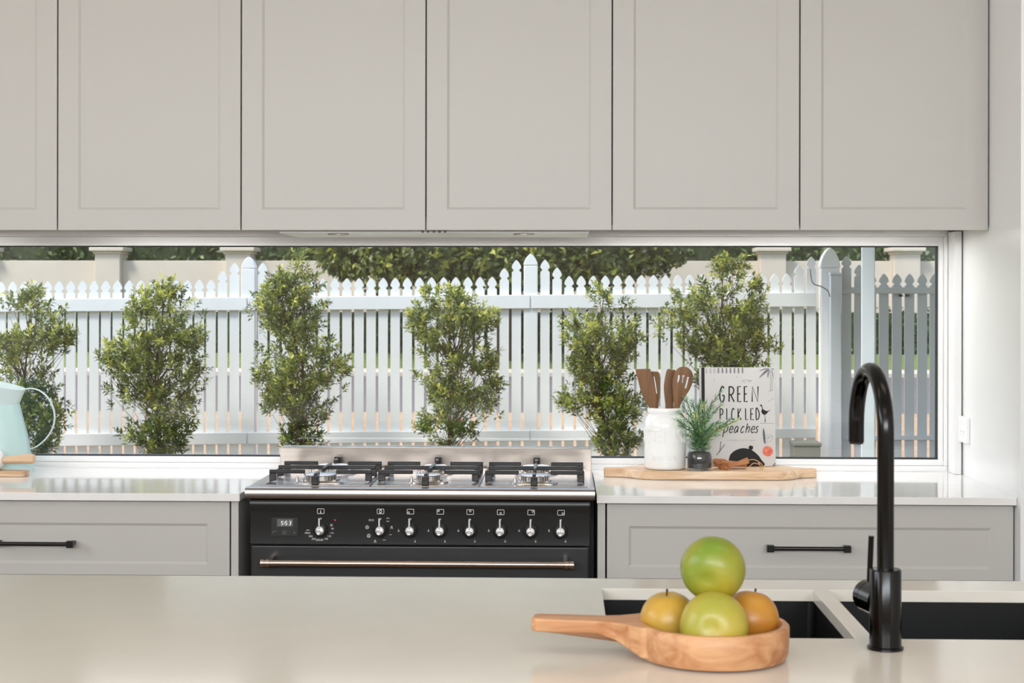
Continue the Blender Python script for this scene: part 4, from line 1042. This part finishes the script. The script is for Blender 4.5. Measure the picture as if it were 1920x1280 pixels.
for i in range(4):
    a, b2 = allp[i], allp[i+1]
    gap0 = (0.117/2+0.043+0.020)*FS
    n = int(round((b2-a-2*gap0)/(0.1025*FS))); 
    for k in range(n+1):
        x = a+gap0+(b2-a-2*gap0)*k/n
        up = {0: 0.14*FS, 1: 0.072*FS}.get(min(k, n-k), 0.0)
        picket(fence, x, fzx(x, 'tip')+up, YF)
    a2 = a+0.004; b3 = b2-0.004 if i < 3 else b2-0.06
    for kt, kb in (('rt', 'rb'), ('bt', 'bb')):
        m = MB().hexa([(a2, YF-0.036, fzx(a2, kb)), (b3, YF-0.036, fzx(b3, kb)), (b3, YF-0.0085, fzx(b3, kb)), (a2, YF-0.0085, fzx(a2, kb)), (a2, YF-0.036, fzx(a2, kt)), (b3, YF-0.036, fzx(b3, kt)), (b3, YF-0.0085, fzx(b3, kt)), (a2, YF-0.0085, fzx(a2, kt))])
        obj('rail', m, 'fence_white', fence, bevel=0.003)
# gate post pair
gpo = root('gate_post', (gp, YF, 0.23), 'white gate post with gothic top between the fence and the gate', 'post')
x0, x1 = X(1536, YF), X(1573, YF); xm = (x0+x1)/2; hh = (x1-x0)/2
zt_ = Zc(1553, 464, YF); zs = Zc(1553, 502, YF)
cap = [(0, 0), (.03*FS, -.025*FS), (.056*FS, -.065*FS), (.074*FS, -.11*FS), (hh, -.155*FS)]
poly = [(xm+a, zt_+b2) for a, b2 in cap]+[(xm+hh, zs), (xm-hh, zs)]+[(xm-a, zt_+b2) for a, b2 in reversed(cap) if a]
obj('post_finial', MB().prism(poly, YF-0.05, YF+0.05), 'fence_white', gpo, bevel=0.003)
obj('post_shaft', MB().box(xm-hh+.004, xm+hh-.004, YF-0.046, YF+0.046, 0.20, zs-0.003), 'fence_white', gpo, bevel=0.003)
x0, x1 = X(1557, YF-0.10), X(1577, YF-0.10)
hp2 = root('hinge_post', (x0, YF-.10, 0.23), 'shorter square white post in front of the gothic gate post', 'post')
obj('shaft', MB().box(x0, x1, YF-0.110, YF-0.052, 0.20, Zc(1566, 516, YF-.10)), 'post_shaded_white', hp2, bevel=0.003)
obj('post_cap', MB().box(x0-.004, x1+.004, YF-0.114, YF-0.051, Zc(1566, 516, YF-.10), Zc(1566, 511, YF-.10)), 'post_shaded_white', hp2, bevel=0.003)
obj('latch_cord', MB().tube(catmull([at(1519, 505, YF-.125), at(1524, 530, YF-.125), at(1540, 537, YF-.13), at(1552, 545, YF-.13), at(1556, 556, YF-.118)], 6), 0.0035, 6), 'ink_grey', hp2, smooth=True)
# gate
gate = root('picket_gate', (X(1660, YF), YF, 0.25), 'shaded white picket gate behind the tall veranda post', 'gate')
tips_ = [(1587, 480), (1610.5, 496), (1633.5, 512), (1657, 512.5), (1681.5, 513), (1705, 513), (1729, 513), (1752, 513), (1776, 513), (1800, 513), (1824, 513), (1848, 513), (1872, 513), (1896, 513), (1920, 513)]
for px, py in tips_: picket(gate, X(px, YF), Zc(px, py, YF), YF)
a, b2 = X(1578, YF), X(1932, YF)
for t0, t1 in ((538.5, 550.5), (816, 824)): obj('rail', MB().box(a, b2, YF-0.032, YF-0.0085, Zc(1690, t1, YF), Zc(1690, t0, YF)), 'post_shaded_white', gate, bevel=0.003)
for px in (1688, 1700): obj('hinge', MB().box(X(px-4, YF), X(px+4, YF), YF-.020, YF-.0085, Zc(px, 556, YF), Zc(px, 552, YF)), 'black_metal', gate)
# veranda post, and an added unseen roof placed to shade the gate
YV = 7.4
vx0, vx1 = X(1617, YV), X(1638, YV)
vp = root('veranda_post', ((vx0+vx1)/2, YV, 0.13), 'tall square white veranda post in front of the gate', 'post')
vm = MB().box(-0.030, 0.030, -0.030, 0.030, 0.10, 2.299)
vm = moved(vm, ((vx0+vx1)/2, YV, 0), Matrix.Rotation(math.radians(-9), 3, 'Z'))
obj('shaft', vm, 'post_shaded_white', vp, bevel=0.003)
ro = obj('shade_roof', MB().box(1.05, 6.0, 5.03, 10.6, 2.30, 2.40), 'roof_metal', None, loc=(3, 9, 2.3)); tag(ro, 'flat roof added above the gate to shade it, out of view', 'roof')
# meter box by the fence
bnx0, bnx1 = X(1488, 8.95), X(1541, 8.95)
bi = root('storage_bin', ((bnx0+bnx1)/2, 9.02, 0.22), 'small grey-green bin standing before the fence', 'bin')
zt2 = Zc(1515, 830, 8.95)
obj('body', MB().hexa([(bnx0+.02, 8.97, .225), (bnx1-.02, 8.97, .225), (bnx1-.02, 9.11, .225), (bnx0+.02, 9.11, .225), (bnx0+.004, 8.95, zt2-.02), (bnx1-.004, 8.95, zt2-.02), (bnx1-.004, 9.13, zt2-.02), (bnx0+.004, 9.13, zt2-.02)]), 'bin_grey', bi, bevel=0.004)
obj('lid', MB().box(bnx0, bnx1, 8.945, 9.135, zt2-.0195, zt2), 'bin_grey', bi, bevel=0.004)

# shrubs in front of the fence
YS = 9.0
sil = [
 [(530, 45, 62), (545, 22, 85), (560, 5, 105), (600, -8, 146), (640, -12, 136), (668, -6, 110), (700, -8, 96), (730, -10, 115), (780, -20, 130), (820, -24, 120), (850, 0, 95), (872, 30, 75)],
 [(515, 288, 318), (550, 256, 345), (590, 236, 388), (620, 206, 386), (680, 190, 380), (720, 206, 380), (760, 210, 375), (800, 215, 355), (830, 245, 350), (855, 280, 340), (872, 300, 330)],
 [(470, 556, 566), (500, 526, 590), (540, 490, 600), (580, 472, 620), (620, 470, 620), (660, 476, 645), (690, 478, 650), (720, 482, 640), (760, 492, 645), (790, 522, 602), (830, 528, 602), (870, 535, 595)],
 [(534, 806, 832), (560, 786, 900), (590, 760, 925), (640, 780, 930), (700, 785, 925), (740, 775, 940), (780, 780, 946), (805, 782, 900), (825, 800, 884), (845, 830, 870)],
 [(515, 1122, 1150), (560, 1105, 1172), (600, 1042, 1216), (640, 1055, 1206), (680, 1066, 1196), (720, 1062, 1186), (760, 1045, 1206), (800, 1080, 1202), (850, 1106, 1196), (872, 1120, 1180)],
 [(488, 1345, 1392), (510, 1335, 1408), (540, 1280, 1440), (580, 1234, 1460), (620, 1232, 1466), (660, 1290, 1456), (690, 1300, 1440), (730, 1310, 1390), (770, 1322, 1385), (820, 1330, 1380)]]
slab = ['leafy green shrub at the left edge behind the mint jug', 'broad leafy shrub second from the left, before the fence', 'tallest leafy shrub with pale new tips left of the cooker middle',
        'leafy shrub with a bare lower stem directly behind the cooker', 'leafy shrub behind and left of the utensil crock', 'leafy shrub rising behind the cookbook']
for q, S in enumerate(sil):
    rng = np.random.default_rng(100+q)
    ys_ = np.array([s_[0] for s_ in S]); xl = np.array([s_[1] for s_ in S]); xr = np.array([s_[2] for s_ in S])
    cxm = X(float(np.interp(840, ys_, (xl+xr)/2)), YS)
    r = root('shrub', (cxm, YS, 0.22), slab[q], 'shrub', 'row of shrubs along the picket fence')
    # twigs: each one a short shoot with leaves round it
    tw_p, P, D, Tn, Ln = [], [], [], [], []
    area = 0
    for a0, a1, l0, l1, r0, r1 in zip(ys_[:-1], ys_[1:], xl[:-1], xl[1:], xr[:-1], xr[1:]): area += (a1-a0)*((r0-l0)+(r1-l1))/2
    nt_ = int(area/52)
    cdf = np.interp(np.arange(ys_[0], ys_[-1]), ys_, xr-xl); cdf = np.cumsum(cdf)/np.sum(cdf)
    stems = [np.interp(np.arange(0, 1, .1), [0, 1], [0, 1])]
    cnt = 0
    clumps = []
    while len(clumps) < int(area/620):
        y = ys_[0]+np.searchsorted(cdf, rng.random()); l = np.interp(y, ys_, xl); rr = np.interp(y, ys_, xr)
        clumps.append((rng.uniform(l+9, rr-9) if rr-l > 24 else (l+rr)/2, y))
    while cnt < nt_:
        cxp, cyp = clumps[rng.integers(len(clumps))]
        px = cxp+rng.normal()*11; y = cyp+rng.normal()*10
        if y < ys_[0]-8: continue
        l = np.interp(y, ys_, xl); rr = np.interp(y, ys_, xr)
        u = (px-(l+rr)/2)/max(6, (rr-l)/2)
        if abs(u) > 1.12: continue
        u = max(-1, min(1, u))
        hw = (rr-l)/2/F*YS
        dmax = math.sqrt(max(0.02, 1-u*u))*min(hw, 0.26)
        yy = YS+rng.uniform(-1, 1)*dmax
        p = np.array([X(px, YS), yy, Zc(px, y, YS)]); cnt += 1
        ax = np.array([u*0.7+rng.normal()*.35, (yy-YS)/0.26*0.7+rng.normal()*.35, 0.75+rng.normal()*.35]); ax /= np.linalg.norm(ax)
        tw_p.append(p-ax*0.042)
        young = rng.random() < 0.28+0.30*(1-(y-ys_[0])/(ys_[-1]-ys_[0]))
        tb = rng.uniform(.10, .58)
        nl = rng.integers(8, 12)
        for k in range(nl):
            t = k/nl; az = k*2.4+rng.uniform(0, 1)
            s1 = np.cross(ax, [0.3, 0.2, 1.0]); s1 /= np.linalg.norm(s1)+1e-9; s2 = np.cross(ax, s1)
            dv = (s1*math.cos(az)+s2*math.sin(az))*(1-.45*t)+ax*(0.35+0.8*t); dv /= np.linalg.norm(dv)
            ln = rng.uniform(.029, .047)*(1-.25*t)
            P.append(p+ax*(t-0.5)*0.056+dv*ln*0.5); D.append(dv); Ln.append(ln)
            Tn.append(tb+rng.uniform(-.1, .15)+(0.42*t+0.1 if young else 0.05*t))
    n = len(P); Nn = np.tile([0, -0.2, 1.0], (n, 1))
    lf = leaf_cloud('leaves', P, Nn, np.array(Ln), np.array(Ln)*rng.uniform(.34, .5, n), np.array(Tn), 'shrub_leaf', r, 200+q, D=D); lf['kind'] = 'stuff'
    # main stem and branches
    px_t = [(float(np.interp(y, ys_, (xl+xr)/2)), y) for y in np.linspace(ys_[0]+30, 870, 7)]
    stp = [Vector((X(p, YS)+rng.normal()*.009, YS+rng.normal()*.011, Zc(p, y, YS))) for p, y in px_t][::-1]
    stp.insert(0, Vector((stp[0].x, YS, 0.20)))
    sp_ = catmull(stp, 4)
    obj('stem', MB().tube(sp_, [0.009*(1-.75*i/(len(sp_)-1)) for i in range(len(sp_))], 8), 'bark', r, smooth=True)
    br2 = MB()
    for i in range(0, len(tw_p), 6):
        p = Vector(tw_p[i]); zt3 = p.z-0.18-0.3*abs(p.x-cxm)
        j = min(range(len(sp_)), key=lambda k: abs(sp_[k].z-zt3)); s0 = sp_[j]
        if (p-s0).length > 0.53: continue
        mdl = s0.lerp(p, .5)+Vector((0, 0, -.02))
        br2.tube([s0, mdl, p], [0.0025, 0.0018, 0.0009], 4, cap=False)
    tg = obj('twigs', br2, 'bark', r); tg['kind'] = 'stuff'
